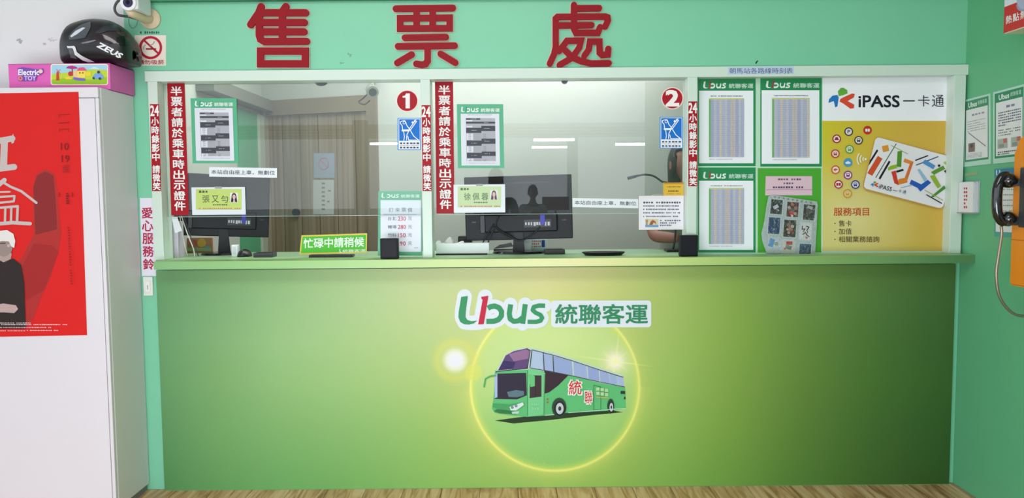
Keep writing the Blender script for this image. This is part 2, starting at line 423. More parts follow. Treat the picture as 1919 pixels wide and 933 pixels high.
# slanting bay with the door
pA = Vector((XO, YC, 0)); pB = Vector((xr_door - 0.0, YB + 0.02, 0)); dAB = (pB - pA); LAB = dAB.length; uAB = dAB.normalized(); nAB = Vector((uAB.y, -uAB.x, 0))
if nAB.y > 0: nAB = -nAB
def bay(u0, u1, z0, z1, d0, d1):
    mbx = MB(); a = pA + uAB * u0; b = pA + uAB * u1
    pts = [a - nAB * -d1, b - nAB * -d1, b - nAB * -d0, a - nAB * -d0]
    return mbx.prism([Vector((q.x, q.y, z0)) for q in pts], (0, 0, z1 - z0))
wdg = bay(-0.02, LAB, 2.0305, 2.6, -0.08, 0.0).build('wall_office_bay', m_office); tag(wdg, kind='structure')
def lam(name, c0, c1):
    m = mat(c0, 0.5); m = m.copy(); m.name = name; nt = m.node_tree; b = nt.nodes['Principled BSDF']
    t = nt.nodes.new('ShaderNodeTexCoord'); mp = nt.nodes.new('ShaderNodeMapping'); mp.inputs['Scale'].default_value = (45, 45, 0.8)
    n = nt.nodes.new('ShaderNodeTexNoise'); n.inputs['Scale'].default_value = 1.0; n.inputs['Detail'].default_value = 4
    r = nt.nodes.new('ShaderNodeValToRGB'); r.color_ramp.elements[0].color = (*lin(c0), 1); r.color_ramp.elements[1].color = (*lin(c1), 1)
    r.color_ramp.elements[0].position = .3; r.color_ramp.elements[1].position = .7
    nt.links.new(t.outputs['Object'], mp.inputs[0]); nt.links.new(mp.outputs[0], n.inputs['Vector']); nt.links.new(n.outputs['Fac'], r.inputs[0]); nt.links.new(r.outputs[0], b.inputs['Base Color'])
    return m
m_door = lam('grained_door_laminate', (122, 106, 88), (156, 138, 118))
dr = empty('door_1', (pA + uAB * (LAB / 2)), kind='structure')
m_dframe = mat((132, 118, 100), .5)
bay(0.0, 0.06, 0, 2.03, 0, 0.05).build('door_frame', mat((160, 152, 132), .5), dr)
bay(LAB - 0.07, LAB, 0, 2.03, 0, 0.05).build('door_frame', m_dframe, dr)
bay(0.06, LAB - 0.07, 1.93, 2.03, 0, 0.05).build('door_head', m_dframe, dr)
bay(0.0605, LAB - 0.0705, 0, 1.9295, -0.03, 0.02).build('door_panel', m_door, dr)
for k in range(5):
    u = 0.1 + (LAB - 0.2) * (k + .5) / 5
    bay(u - .0015, u + .0015, 0, 1.92, 0.02, 0.0215).build('groove', mat((78, 66, 52), .6), dr)
kb = pA + uAB * 0.27 + nAB * 0.045
MB().tube([Vector((kb.x, kb.y, P(580, 398, 1.6).z)) - nAB * 0.02, Vector((kb.x, kb.y, P(580, 398, 1.6).z))], 0.026, 16).build('door_knob', m_black, dr)

# ------------------------------------------------------------------ counter
m_print = vcol_mat('printed_counter_film', 0.42)
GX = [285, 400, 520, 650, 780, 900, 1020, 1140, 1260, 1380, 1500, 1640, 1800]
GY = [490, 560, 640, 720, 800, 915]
GC = [ # rows: y, columns: x  (printed film, with part of the light falloff in its colours)
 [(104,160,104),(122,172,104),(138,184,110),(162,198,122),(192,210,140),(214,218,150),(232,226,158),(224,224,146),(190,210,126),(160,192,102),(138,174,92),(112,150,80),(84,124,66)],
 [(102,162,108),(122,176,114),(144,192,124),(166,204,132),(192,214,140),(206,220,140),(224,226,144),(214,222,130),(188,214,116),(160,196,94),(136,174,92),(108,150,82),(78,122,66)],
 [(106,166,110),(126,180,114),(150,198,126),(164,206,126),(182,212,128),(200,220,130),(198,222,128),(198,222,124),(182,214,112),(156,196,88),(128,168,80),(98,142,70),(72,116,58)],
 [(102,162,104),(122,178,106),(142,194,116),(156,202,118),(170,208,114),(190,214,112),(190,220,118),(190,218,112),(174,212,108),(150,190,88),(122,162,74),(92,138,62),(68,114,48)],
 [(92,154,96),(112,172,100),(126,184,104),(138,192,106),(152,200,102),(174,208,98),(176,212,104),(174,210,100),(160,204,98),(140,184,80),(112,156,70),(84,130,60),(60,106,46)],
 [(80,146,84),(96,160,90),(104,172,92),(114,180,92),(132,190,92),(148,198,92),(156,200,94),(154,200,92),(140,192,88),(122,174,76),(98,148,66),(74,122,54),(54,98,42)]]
def interp(tab, xs, ys, x, y):
    x = min(max(x, xs[0]), xs[-1]); y = min(max(y, ys[0]), ys[-1])
    i = max(k for k in range(len(xs) - 1) if xs[k] <= x); j = max(k for k in range(len(ys) - 1) if ys[k] <= y)
    sm = lambda t: t
    u = sm((x - xs[i]) / (xs[i + 1] - xs[i])); v = sm((y - ys[j]) / (ys[j + 1] - ys[j]))
    return [tab[j][i][k] * (1 - u) * (1 - v) + tab[j][i + 1][k] * u * (1 - v) + tab[j + 1][i][k] * (1 - u) * v + tab[j + 1][i + 1][k] * u * v for k in range(3)]
def mixc(a, b, t): t = max(0, min(1, t)); return [a[k] * (1 - t) + b[k] * t for k in range(3)]
CX, CY, RR = 1040.0, 724.0, 158.0
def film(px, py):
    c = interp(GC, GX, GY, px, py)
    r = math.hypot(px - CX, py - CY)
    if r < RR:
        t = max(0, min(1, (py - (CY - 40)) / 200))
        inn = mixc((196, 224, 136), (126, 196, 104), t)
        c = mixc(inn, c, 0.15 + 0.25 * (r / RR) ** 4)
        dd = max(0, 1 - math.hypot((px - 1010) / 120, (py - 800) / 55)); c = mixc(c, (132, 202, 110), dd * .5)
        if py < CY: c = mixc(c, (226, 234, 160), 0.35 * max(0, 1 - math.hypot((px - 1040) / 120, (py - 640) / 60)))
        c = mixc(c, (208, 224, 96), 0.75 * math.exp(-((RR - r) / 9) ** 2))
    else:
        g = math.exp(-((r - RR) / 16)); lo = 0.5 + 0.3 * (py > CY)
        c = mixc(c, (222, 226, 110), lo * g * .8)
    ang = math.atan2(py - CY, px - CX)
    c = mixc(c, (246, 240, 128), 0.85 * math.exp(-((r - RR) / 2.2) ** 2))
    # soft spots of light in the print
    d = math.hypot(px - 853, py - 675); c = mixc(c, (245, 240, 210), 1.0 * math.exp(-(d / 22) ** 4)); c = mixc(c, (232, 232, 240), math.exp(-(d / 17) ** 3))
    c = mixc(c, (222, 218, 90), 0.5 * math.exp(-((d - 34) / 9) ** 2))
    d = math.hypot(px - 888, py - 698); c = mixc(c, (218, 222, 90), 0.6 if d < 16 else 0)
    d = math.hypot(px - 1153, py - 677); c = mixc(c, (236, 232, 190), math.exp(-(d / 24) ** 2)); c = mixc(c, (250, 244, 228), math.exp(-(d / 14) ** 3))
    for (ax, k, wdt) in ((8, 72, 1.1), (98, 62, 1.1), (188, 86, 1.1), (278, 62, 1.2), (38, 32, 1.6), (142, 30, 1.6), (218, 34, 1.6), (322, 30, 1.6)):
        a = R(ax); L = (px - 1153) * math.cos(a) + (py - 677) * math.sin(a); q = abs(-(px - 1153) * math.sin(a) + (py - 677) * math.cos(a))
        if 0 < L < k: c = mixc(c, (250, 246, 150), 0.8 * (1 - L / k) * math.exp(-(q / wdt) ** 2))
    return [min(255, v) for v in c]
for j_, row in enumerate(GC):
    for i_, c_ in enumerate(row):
        t_ = max(0.0, (GX[i_] - 950) / 750.0)  # right columns darkened, putting the weaker light there into the print colour
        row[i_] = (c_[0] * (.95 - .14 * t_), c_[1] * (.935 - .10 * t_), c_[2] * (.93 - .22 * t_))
def vgrid(name, pixfn, nu, nv, plane, off, m, parent, colfn=None, thick=0.0):
    """grid of nu x nv cells in pixel space with a printed colour at each vertex"""
    vv = []; cc = []; ff = []
    for j in range(nv + 1):
        for i in range(nu + 1):
            p = pixfn(i / nu, j / nv); vv.append(on(plane, p[0], p[1], off)); cc.append((*lin((colfn or film)(*p)), 1))
    for j in range(nv):
        for i in range(nu):
            a = j * (nu + 1) + i; ff.append((a, a + nu + 1, a + nu + 2, a + 1))
    o = mk(name, vv, ff, m, parent)
    at = o.data.color_attributes.new('print', 'FLOAT_COLOR', 'POINT')
    at.data.foreach_set('color', [q for c in cc for q in c])
    return o
ct = empty('ticket_counter', (0.05, -0.02, 0), 'low wall of the ticket counter wrapped in a glossy green film with a printed coach', 'counter')
xpl = P(292, 505, -0.02).x; xpr = P(1785, 700, -0.02).x; Z_UL = P(1000, 501, -0.02).z
MB().box(xpl, xpr, -0.02, -0.0008, 0.0, Z_UL).build('front_board', mat((96, 160, 92), .5), ct)
pl = ('y', -0.02)
def edgex(v): return 0
def corner_map(u, v):
    a = Vector((xpl + (xpr - xpl) * u, -0.02, Z_UL + (0.002 - Z_UL) * v)) - CAM
    q = CR.transposed() @ a
    return (IW / 2 + FPX * q.x / -q.z, IH / 2 - FPX * q.y / -q.z)
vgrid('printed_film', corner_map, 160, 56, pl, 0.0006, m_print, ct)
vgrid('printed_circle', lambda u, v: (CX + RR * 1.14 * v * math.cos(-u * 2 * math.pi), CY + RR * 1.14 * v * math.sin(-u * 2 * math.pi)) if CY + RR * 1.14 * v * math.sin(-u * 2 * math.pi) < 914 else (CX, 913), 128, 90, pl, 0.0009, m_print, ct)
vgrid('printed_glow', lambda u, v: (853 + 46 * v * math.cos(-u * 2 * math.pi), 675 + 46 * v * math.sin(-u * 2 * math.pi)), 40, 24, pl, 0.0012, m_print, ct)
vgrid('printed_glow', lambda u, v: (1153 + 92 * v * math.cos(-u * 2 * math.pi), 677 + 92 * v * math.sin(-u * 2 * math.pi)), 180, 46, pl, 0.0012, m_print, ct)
# coach picture: crop coordinates, 3.217 units per pixel
F = Flat(pl, 0.0016, T=lambda u, v: (860 + u / 3.217, 610 + v / 3.217))
F.poly([(215, 572), (330, 590), (560, 568), (800, 540), (990, 522), (930, 512), (640, 520), (420, 545)], (34, 58, 30))
body = (96, 190, 118)
F.poly([(218, 270), (440, 260), (520, 280), (700, 300), (1002, 370), (1008, 498), (940, 512), (660, 525), (530, 542), (410, 550), (300, 540), (215, 526), (198, 500), (205, 460), (212, 400)], body)
F.poly([(222, 275), (280, 175), (330, 148), (395, 133), (440, 135), (560, 160), (760, 225), (990, 300), (1003, 372), (850, 345), (690, 305), (520, 278), (430, 265)], (196, 216, 205))
F.poly([(236, 270), (282, 180), (330, 154), (405, 138), (426, 150), (410, 256), (330, 262)], (96, 70, 120))
F.poly([(300, 172), (408, 142), (424, 152), (416, 200), (330, 215)], (150, 110, 150)); F.poly([(240, 266), (270, 210), (340, 220), (330, 260)], (58, 44, 96))
F.poly([(215, 290), (405, 285), (410, 420), (350, 445), (215, 442)], (44, 36, 56)); F.poly([(214, 292), (232, 290), (232, 432), (216, 438)], (170, 190, 230))
F.poly([(290, 400), (345, 388), (392, 395), (392, 420), (350, 432), (300, 430)], (92, 120, 130))
F.poly([(515, 272), (660, 300), (600, 360), (545, 402), (516, 410)], (52, 34, 44))
F.poly([(440, 148), (505, 165), (512, 268), (430, 255)], (176, 196, 222)); F.poly([(512, 166), (562, 182), (570, 278), (515, 268)], (160, 178, 216))
F.poly([(572, 184), (680, 215), (686, 300), (575, 280)], (150, 168, 212)); F.poly([(690, 218), (768, 245), (774, 320), (694, 302)], (158, 176, 218))
F.poly([(776, 248), (842, 268), (846, 335), (780, 322)], (150, 166, 214)); F.poly([(850, 270), (902, 288), (908, 350), (852, 336)], (156, 172, 214))
F.poly([(908, 290), (950, 303), (954, 360), (910, 350)], (160, 178, 216)); F.poly([(955, 305), (990, 315), (996, 368), (958, 360)], (170, 186, 220))
for q in ([(432, 256), (516, 270), (580, 282), (688, 304), (776, 324), (850, 340), (1000, 370)], [(440, 146), (560, 176), (690, 214), (850, 268), (992, 312)]): F.stroke(q, 4, (60, 50, 66), False)
for q in ([(440, 146), (428, 256)], [(508, 164), (514, 270)], [(567, 182), (572, 280)], [(406, 138), (430, 150), (412, 258), (230, 276), (222, 282)]): F.stroke(q, 5, (44, 38, 56), False)
F.poly([(415, 262), (460, 262), (520, 285), (512, 535), (415, 548)], (120, 205, 140)); F.poly([(428, 300), (498, 300), (498, 428), (426, 438)], (60, 44, 50)); F.stroke([(464, 302), (462, 430)], 5, (40, 30, 36), False)
F.stroke([(515, 290), (512, 535)], 3, (60, 120, 80), False); F.stroke([(414, 270), (414, 545)], 3, (60, 120, 80), False)
F.poly([(418, 296), (430, 292), (458, 305), (458, 365), (432, 370)], (104, 196, 120)); F.stroke([(222, 302), (190, 306), (160, 322), (152, 368)], 10, (84, 168, 92))
F.poly([(205, 470), (300, 478), (390, 462), (395, 480), (350, 510), (300, 512), (230, 500), (203, 490)], (70, 160, 92)); F.poly([(305, 490), (385, 462), (392, 478), (345, 512), (312, 510)], (214, 232, 226)); F.disc(322, 493, 9, (120, 140, 150)); F.disc(345, 484, 9, (120, 140, 150))
F.poly([(230, 505), (340, 520), (340, 535), (240, 528), (210, 515)], (50, 120, 70)); F.poly([(318, 520), (365, 515), (360, 530), (322, 532)], (190, 214, 200))
for cx, cy, a, b in ((608, 500, 42, 52), (919, 492, 20, 40)):
    F.disc(cx - 4, cy - 6, a * 1.04, (40, 70, 48), ry=b * 1.12); F.disc(cx, cy, a * .82, (30, 28, 32), ry=b * .88); F.disc(cx, cy, a * .55, (196, 202, 206), ry=b * .66); F.disc(cx, cy, a * .22, (40, 40, 46), ry=b * .26)
F.stroke([(812, 360), (812, 510), (855, 508), (855, 370), (812, 360)], 3, (60, 130, 76), False); F.stroke([(660, 525), (1008, 498)], 5, (176, 224, 186), False); F.stroke([(520, 541), (575, 536)], 5, (176, 224, 186), False)
F.text('統', 660, 328, 742, 420, (240, 236, 230), 0.06); F.text('統', 664, 332, 738, 416, (206, 44, 44), 0.01)
F.text('聯', 756, 392, 806, 474, (240, 236, 230), 0.06); F.text('聯', 759, 396, 803, 470, (206, 44, 44), 0.01)
for k in range(3):
    for j in range(2): F.rect(828 + k * 26, 372 + j * 26 + k * 4, 848 + k * 26, 392 + j * 26 + k * 4, (176, 214, 160))
F.stroke([(828, 430), (905, 436)], 5, (214, 190, 90), False)
F.stroke([(528, 445), (540, 445)], 6, (190, 70, 50), False); F.stroke([(528, 463), (540, 463)], 6, (190, 70, 50), False); F.rect(975, 395, 1002, 412, (44, 40, 48)); F.rect(995, 430, 1004, 444, (44, 40, 48))
F.dots(440, 485, 475, 16, (140, 214, 158), 4, 2); F.dots(440, 485, 500, 16, (140, 214, 158), 3, 5)
rnd = random.Random(5)
for k in range(46): F.disc(430 + rnd.random() * 300 , 600 + rnd.random() * 250, .8 + rnd.random() * 1.6, (190, 226, 140), n=6, bump=False)
F.build('printed_coach', ct)
F = Flat(pl, 0.0016, T=lambda u, v: (830 + u / 4.666, 530 + v / 4.666))
logo(F, 135, 113, 1790, 363, (56, 150, 98), (200, 30, 62), (52, 140, 96), edge=(228, 234, 242), res=3)
F.build('printed_word_mark', ct)

# ledge on top of the counter
lg = empty('counter_ledge', (0, -0.05, Z_LEDGE - 0.04), 'long green shelf board running along the foot of the ticket windows', 'shelf')
Z_LT = P(1000, 484.5, -0.12).z; Z_LB = P(1000, 499.5, -0.12).z
xl0 = P(288, 495, -0.12).x
MB().box(xl0, X_R - 0.001, -0.1195, -0.0005, Z_LB, Z_LT, 0.0012).build('board', mat((150, 190, 120), .4), lg)
def ledge_map(u, v):
    a = Vector((xl0 + (X_R - 0.002 - xl0) * u, -0.12, Z_LT + (Z_LB - Z_LT) * v)) - CAM
    q = CR.transposed() @ a; return (IW / 2 + FPX * q.x / -q.z, IH / 2 - FPX * q.y / -q.z)
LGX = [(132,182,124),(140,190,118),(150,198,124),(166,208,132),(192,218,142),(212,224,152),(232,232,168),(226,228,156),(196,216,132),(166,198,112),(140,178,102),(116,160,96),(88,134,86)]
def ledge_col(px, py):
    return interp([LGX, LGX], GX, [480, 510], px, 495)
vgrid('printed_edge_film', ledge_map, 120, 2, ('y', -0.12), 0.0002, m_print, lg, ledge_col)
s_l = MB().box(x_op0 + .0005, X_R - 0.001, 0.0, 0.121, Z_LB, Z_LT, 0.001).build('sill', mat((160, 200, 150), .4), lg)
# inner worktop behind the windows
wk = MB().box(XO + 0.001, 2.3, 0.1215, 0.46, Z_LT - 0.05, Z_LT - 0.001, 0.003).build('office_worktop', mat((150, 190, 150), .35))
tag(wk, 'pale green worktop inside the office carrying the monitors', 'worktop')
ZW = Z_LT - 0.001

# ------------------------------------------------------------------ windows
win = empty('window_1', (0, 0.03, Z_LT), kind='structure')
xr0, xr1 = P(282, 300).x, P(1806, 300).x
FD0, FD1 = -0.025, 0.075
zt = P(1000, 147, FD0).z
MB().box(xr0, X_R - 0.0005, FD0, FD1, zt, z_ft + 0.005, 0.002).build('top_rail', m_frame, win)
for a, b in ((282, 300), (790, 808), (1288, 1306), (1784, 1806)):
    xa, xb = P(a, 300, FD0).x, min(P(b, 300, FD0).x, X_R - 0.0005)
    MB().box(xa, xb, FD0, FD1, Z_LT, zt, 0.002).build('post', m_frame, win)
m_glass = glass_mat('clear_glass')
YG = 0.035
zg = P(700, 403, YG).z
for a, b in ((300, 790), (808, 1288)):
    xa, xb = P(a, 300, FD0).x, P(b, 300, FD0).x
    g = MB().box(xa, xb, YG, YG + 0.006, zg, zt + 0.001).build('glass_pane', m_glass, win)
    MB().box(xa, xb, YG - 0.0004, YG + 0.0064, zg - 0.002, zg).build('polished_edge', mat((176, 200, 188), .2), win)
MB().box(P(1306, 300, FD0).x, P(1784, 300, FD0).x, 0.037, 0.06, Z_LT, zt).build('backing_board', mat((190, 226, 200), .5), win)
YS = YG - 0.0009     # sheets stuck on the outside of the glass
YP = 0.036           # posters on the board of the right-hand bay

# ------------------------------------------------------------------ lettering above
m_rim = mat((226, 196, 176), .5); m_sign_red = mat((148, 10, 26), .5, spec=0.2)
def sign_char(name, strokes, w, T, label, xlo=None):
    t = None; mb_r = MB(); mb_f = MB()
    s = math.dist(T(0, 0), T(1, 0)) * 3.6 / FPX
    for mbx, y, d, ww in ((mb_r, -0.0005, 0.004, w + 15), (mb_f, -0.004, 0.012, w)):
        for st in strokes:
            k_ = mbx.__dict__.setdefault('k_', 0); mbx.k_ += 1
            for q in strip2d(st, ww, True):
                mbx.prism([P(*T(*p), y - 0.00025 * k_) for p in q], (0, -d, 0))
    c = sum((v for v in mb_f.v), Vector()) / len(mb_f.v); c.z = min(v.z for v in mb_f.v)
    t = empty(name, c, label, 'sign lettering', 'large red characters over the ticket windows')
    mb_r.build('rim', m_rim, t); mb_f.build('face', m_sign_red, t)
T7 = lambda u, v: (440 + u / 4.361, v / 4.361)
T8 = lambda u, v: (980 + u / 5.331, v / 5.331)
sign_char('raised_character', [[(220, 58), (200, 110), (135, 205)], [(205, 110), (205, 290), (215, 325), (245, 343), (590, 341)], [(215, 108), (583, 108)], [(422, 57), (385, 110)], [(393, 110), (393, 340)],
    [(205, 187), (573, 187)], [(205, 263), (570, 263)], [(215, 420), (580, 420), (580, 524), (215, 524), (215, 420)]], 57, T7, 'leftmost large red raised character above the first ticket window')
sign_char('raised_character', [[(1318, 75), (1783, 69)], [(1353, 153), (1757, 149), (1757, 234), (1353, 236), (1353, 153)], [(1487, 90), (1487, 235)], [(1618, 90), (1618, 235)], [(1392, 311), (1726, 306)],
    [(1336, 382), (1798, 376)], [(1577, 380), (1577, 500), (1560, 526), (1530, 532), (1485, 524)], [(1447, 448), (1330, 517)], [(1683, 443), (1803, 515)]], 52, T7, 'middle large red raised character of the three above the windows')
sign_char('raised_character', [[(508, 55), (508, 290), (530, 332), (745, 332), (768, 276)], [(540, 88), (758, 86)], [(820, 268), (846, 210), (842, 178), (820, 170), (345, 173), (326, 190), (326, 470), (312, 540), (268, 638)],
    [(360, 258), (682, 255)], [(362, 512), (438, 412), (578, 410), (560, 480), (490, 580), (365, 652)], [(425, 510), (490, 575), (580, 615), (680, 637), (855, 635)],
    [(612, 560), (655, 500), (668, 418), (762, 418), (765, 530), (790, 553), (845, 548), (850, 492)]], 62, T8, 'rightmost large red raised character above the second ticket window')
# ------------------------------------------------------------------ stickers on the posts and glass
t = slab('small_label_strip', [(1364, 126), (1488, 124), (1488, 138), (1364, 140)], ('y', FD0 - 0.0006), mat((196, 212, 232), .45), t=0.0005)
tag(t, 'pale blue label strip stuck on the frame above the timetables', 'label')
F = Flat(('y', FD0 - 0.0006)); F.text('朝馬站各路線時刻表', 1367, 127, 1486, 138, (70, 84, 140), 0.0); F.build('lettering', t)

def red_strip24(x0, y0, x1, y1, label, yy=FD0):
    t = slab('red_notice_strip', [(x0, y0), (x0 + 17, y0), (x1 + 17, y1), (x1, y1)], ('y', yy - 0.0006), m_red, t=0.0005)
    tag(t, label, 'sticker', 'narrow red strips about video recording')
    F = Flat(('y', yy - 0.0006), T=lambda u, v: (x0 + (x1 - x0) * v / 163 + u, y0 + (y1 - y0) * v / 163))
    F.text('24', .5, 3, 16, 22, (244, 240, 240), 0.03)
    F.vtext('小時錄影中', 2, 24, 15.5, 107, (244, 240, 240), 0.03); F.vtext('請微笑', 2, 114, 15.5, 162, (244, 240, 240), 0.03)
    F.build('lettering', t)
red_strip24(281, 195, 285, 358, 'red strip with white characters on the leftmost window post')
red_strip24(790, 197, 792, 358, 'red strip with white characters on the middle window post')
red_strip24(1290, 190, 1290, 349, 'red strip with white characters on the post left of the timetables')
def red_wide(x0, x1, y0, y1, dx, label):
    w = x1 - x0
    t = slab('red_ticket_notice', [(x0, y0), (x1, y0), (x1 + dx, y1), (x0 + dx, y1)], ('y', YS), m_red, t=0.0005)
    tag(t, label, 'sticker', 'wide red strips on the glass')
    F = Flat(('y', YS), T=lambda u, v: (x0 + dx * v + u, y0 + (y1 - y0) * v))
    n = 12; s = '半票者請於乘車時出示證件'
    for i, ch in enumerate(s):
        F.text(ch, w * .20, .025 + i * .079 + .004, w * .82, .025 + (i + 1) * .079 - .008, (244, 240, 240), 0.025)
    F.build('lettering', t)
red_wide(313, 346, 155, 403, 8, 'wide red strip with white characters at the left of the first window')
red_wide(815, 849, 153, 400, 3, 'wide red strip with white characters at the left of the second window')

t = slab('white_bell_label', [(262, 371), (287, 371), (293, 517), (266, 517)], ('y', -0.0015), mat((232, 226, 240), .4), t=0.0012)
tag(t, 'white vertical label with red characters on the green wall above the bell switch', 'label')
F = Flat(('y', -0.0015), T=lambda u, v: (264 + 4 * (v - 371) / 146 + u, v))
for i, ch in enumerate('愛心服務鈴'): F.text(ch, 1, 389 + i * 24.0, 21, 389 + i * 24.0 + 20, (178, 30, 70), 0.02)
F.build('lettering', t)
c = P(278, 537, 0)
t = empty('bell_switch', P(278, 554, -0.01), 'small white bell push switch on the wall below the white label', 'switch')
a, b = P(268, 519, -0.01), P(287, 554, -0.01)
MB().box(a.x, b.x, -0.011, 0.0, b.z, a.z, 0.002).build('plate', mat((232, 232, 226), .35), t)
MB().box(a.x + 0.011, b.x - 0.011, -0.015, -0.011, b.z + 0.018, a.z - 0.018, 0.0015).build('rocker', mat((240, 240, 234), .3), t)
MB().box(a.x + 0.02, b.x - 0.02, -0.0155, -0.015, b.z + 0.03, b.z + 0.05).build('indicator', mat((150, 150, 146), .4), t)

t = slab('no_smoking_sign', [(252, 66), (311, 66), (311, 123), (254, 123)], ('y', -0.0015), mat((240, 226, 214), .4), t=0.0012)
tag(t, 'cream square no smoking sign on the wall below the security camera', 'sign')
F = Flat(('y', -0.0015), T=lambda u, v: (200 + u / 7.177, v / 7.177))
F.ring(590, 640, 156, 34, (186, 32, 58)); F.stroke([(505, 545), (690, 715)], 26, (176, 32, 50), False)
F.rect(525, 648, 665, 668, (150, 30, 44)); F.stroke([(585, 610), (625, 590), (640, 560)], 14, (160, 160, 158)); F.stroke([(500, 660), (496, 630), (520, 605)], 14, (170, 170, 168))
F.text('請勿吸菸', 418, 806, 772, 866, (168, 28, 44), 0.012); F.build('pictogram', t)
F = Flat(('y', 0.0), 0.0005); F.dots(262, 300, 61, 4.5, (60, 90, 78), 9, 4); o = F.build('small_print_line', None)
tag(o, 'faint dark line of tiny print on the wall above the no smoking sign', 'label')

def round_no(px, py, r, n, label):
    t = slab('window_number', [(px + (r + 1.8) * math.cos(2 * math.pi * k / 40), py + (r + 1.8) * math.sin(2 * math.pi * k / 40)) for k in range(40)], ('y', YS), mat((240, 214, 206), .4), t=0.0005)
    tag(t, label, 'sticker', 'round window number stickers')
    F = Flat(('y', YS)); F.disc(px, py, r, m_red, n=40)
    if n == '1': F.poly([(px - 2, py - 14), (px + 5, py - 14), (px + 5, py + 14), (px - 3, py + 14), (px - 3, py - 6), (px - 8.5, py - 6), (px - 8.5, py - 9), (px - 4, py - 10)], (246, 236, 236))
    else: F.text('2', px - 11, py - 14, px + 11, py + 14, (246, 236, 236), 0.045)
    F.build('numeral', t)
round_no(763, 189, 19, '1', 'round red sticker with a white 1 on the first window')
round_no(1260, 184, 19, '2', 'round red sticker with a white 2 on the second window')

def blue_sign(x0, y0, x1, y1, label):
    t = slab('blue_pictogram_sticker', quad(x0, y0, x1, y1), ('y', YS), mat((226, 234, 244), .4), t=0.0005)
    tag(t, label, 'sticker', 'blue pictogram stickers on the glass')
    F = Flat(('y', YS), T=lambda u, v: (x0 + (x1 - x0) * (u - 175) / 325, y0 + (y1 - y0) * (v - 445) / 430))
    blue = (22, 112, 200); w = (236, 242, 250)
    F.poly([(175, 445), (500, 445), (500, 875), (175, 875)], (70, 146, 214)); F.rect(190, 455, 488, 865, w); F.rect(198, 462, 482, 752, blue)
    F.stroke([(212, 500), (240, 486), (275, 482), (290, 505), (300, 540), (345, 600), (400, 690), (470, 745)], 11, w)
    F.stroke([(212, 500), (215, 520), (238, 545), (245, 600), (262, 640), (270, 700), (262, 745)], 11, w)
    F.ring(266, 510, 20, 7, w, n=16); F.stroke([(245, 612), (330, 612)], 26, w); F.stroke([(330, 600), (430, 470)], 11, w); F.stroke([(350, 610), (440, 490)], 11, w)
    F.disc(385, 505, 15, w); F.disc(415, 485, 14, w); F.stroke([(335, 610), (305, 670), (300, 740)], 12, w); F.stroke([(318, 690), (330, 740)], 9, w); F.stroke([(330, 742), (470, 742)], 12, w)
    for yy in (785, 843): F.dots(205, 480, yy, 24, (70, 76, 96), 6, yy)
    F.dots(205, 480, 813, 7, (190, 130, 140), 16, 3)
    F.build('pictogram', t)
blue_sign(745, 221, 789, 281, 'blue and white pictogram sticker on the first window')
blue_sign(1236, 219, 1280, 278, 'blue and white pictogram sticker on the second window')

def seat_strip(x0, y0, x1, y1, label):
    t = slab('free_seating_strip', [(x0, y0), (x1, y0 + 2), (x1, y1 + 2), (x0, y1)], ('y', YS), mat((232, 236, 240), .4), t=0.0005)
    tag(t, label, 'label', 'white paper strips on the glass')
    F = Flat(('y', YS), T=lambda u, v: (u, v + 2 * (u - x0) / (x1 - x0)))
    w = x1 - x0; F.text('本站自由座上車，無劃位', x0 + w * .03, y0 + (y1 - y0) * .27, x1 - w * .03, y0 + (y1 - y0) * .73, (56, 60, 76), 0.006)
    F.build('lettering', t)
seat_strip(392, 313, 519, 331, 'white paper strip with dark characters above the first name plate')
seat_strip(1073, 371, 1196, 388, 'white paper strip with dark characters right of the second name plate')

def timetable_sheet(x0, y0, x1, y1, dx, label):
    W = x1 - x0; H = y1 - y0
    T = lambda u, v: (x0 + W * u / 100 + dx * v / 100, y0 + H * v / 100)
    t = slab('window_timetable', [T(0, 0), T(100, 0), T(100, 100), T(0, 100)], ('y', YS), m_sheet_green, t=0.0005)
    tag(t, label, 'notice', 'green framed timetables on the glass')
    F = Flat(('y', YS), T=T)
    logo(F, 9, 4, 92, 12.5, (236, 246, 240), (70, 160, 124), (226, 240, 232))
    F.rect(8, 15, 91, 96, (226, 228, 238)); F.dots(22, 76, 16.8, .8, (120, 120, 130), 20, 2)
    d = (74, 74, 84); g = (178, 178, 188)
    F.rect(19, 22, 82, 89, g)
    for (a, b, c, e) in ((19, 22, 50, 24.5), (19, 27.5, 82, 30.5), (19, 37, 52, 45), (52, 34, 82, 42), (20, 57, 52, 65), (52, 54, 82, 62), (20, 76, 52, 84.5), (52, 74, 82, 81)): F.rect(a, b, c, e, d)
    for (a, b, c, e) in ((20, 25, 33, 27), (20, 34, 33, 36.5), (20, 46, 34, 56), (20, 66, 34, 75.5), (20, 85, 34, 89)): F.rect(a, b, c, e, (222, 224, 234))
    for k, v in enumerate((23.2, 29, 41, 38, 61, 58, 80, 77.5)): F.dots(30 + 28 * (k % 2), 42 + 28 * (k % 2), v, .9, (190, 190, 198), 5, k)
    for v in (47, 50, 53, 56, 67, 70, 73, 86, 88): F.dots(24, 30, v, 1, (130, 130, 140), 2, int(v)); F.dots(56, 62, v, 1, (130, 130, 140), 2, int(v)); F.dots(36, 50, v, .6, (160, 160, 170), 6, int(v))
    F.dots(18, 82, 92, .7, (150, 150, 160), 26, 9)
    F.build('print', t)
timetable_sheet(357, 184, 443, 306, 4, 'green framed timetable sheet on the first window beside the red strip')
timetable_sheet(856, 195, 943, 315, 2, 'green framed timetable sheet on the second window beside the red strip')

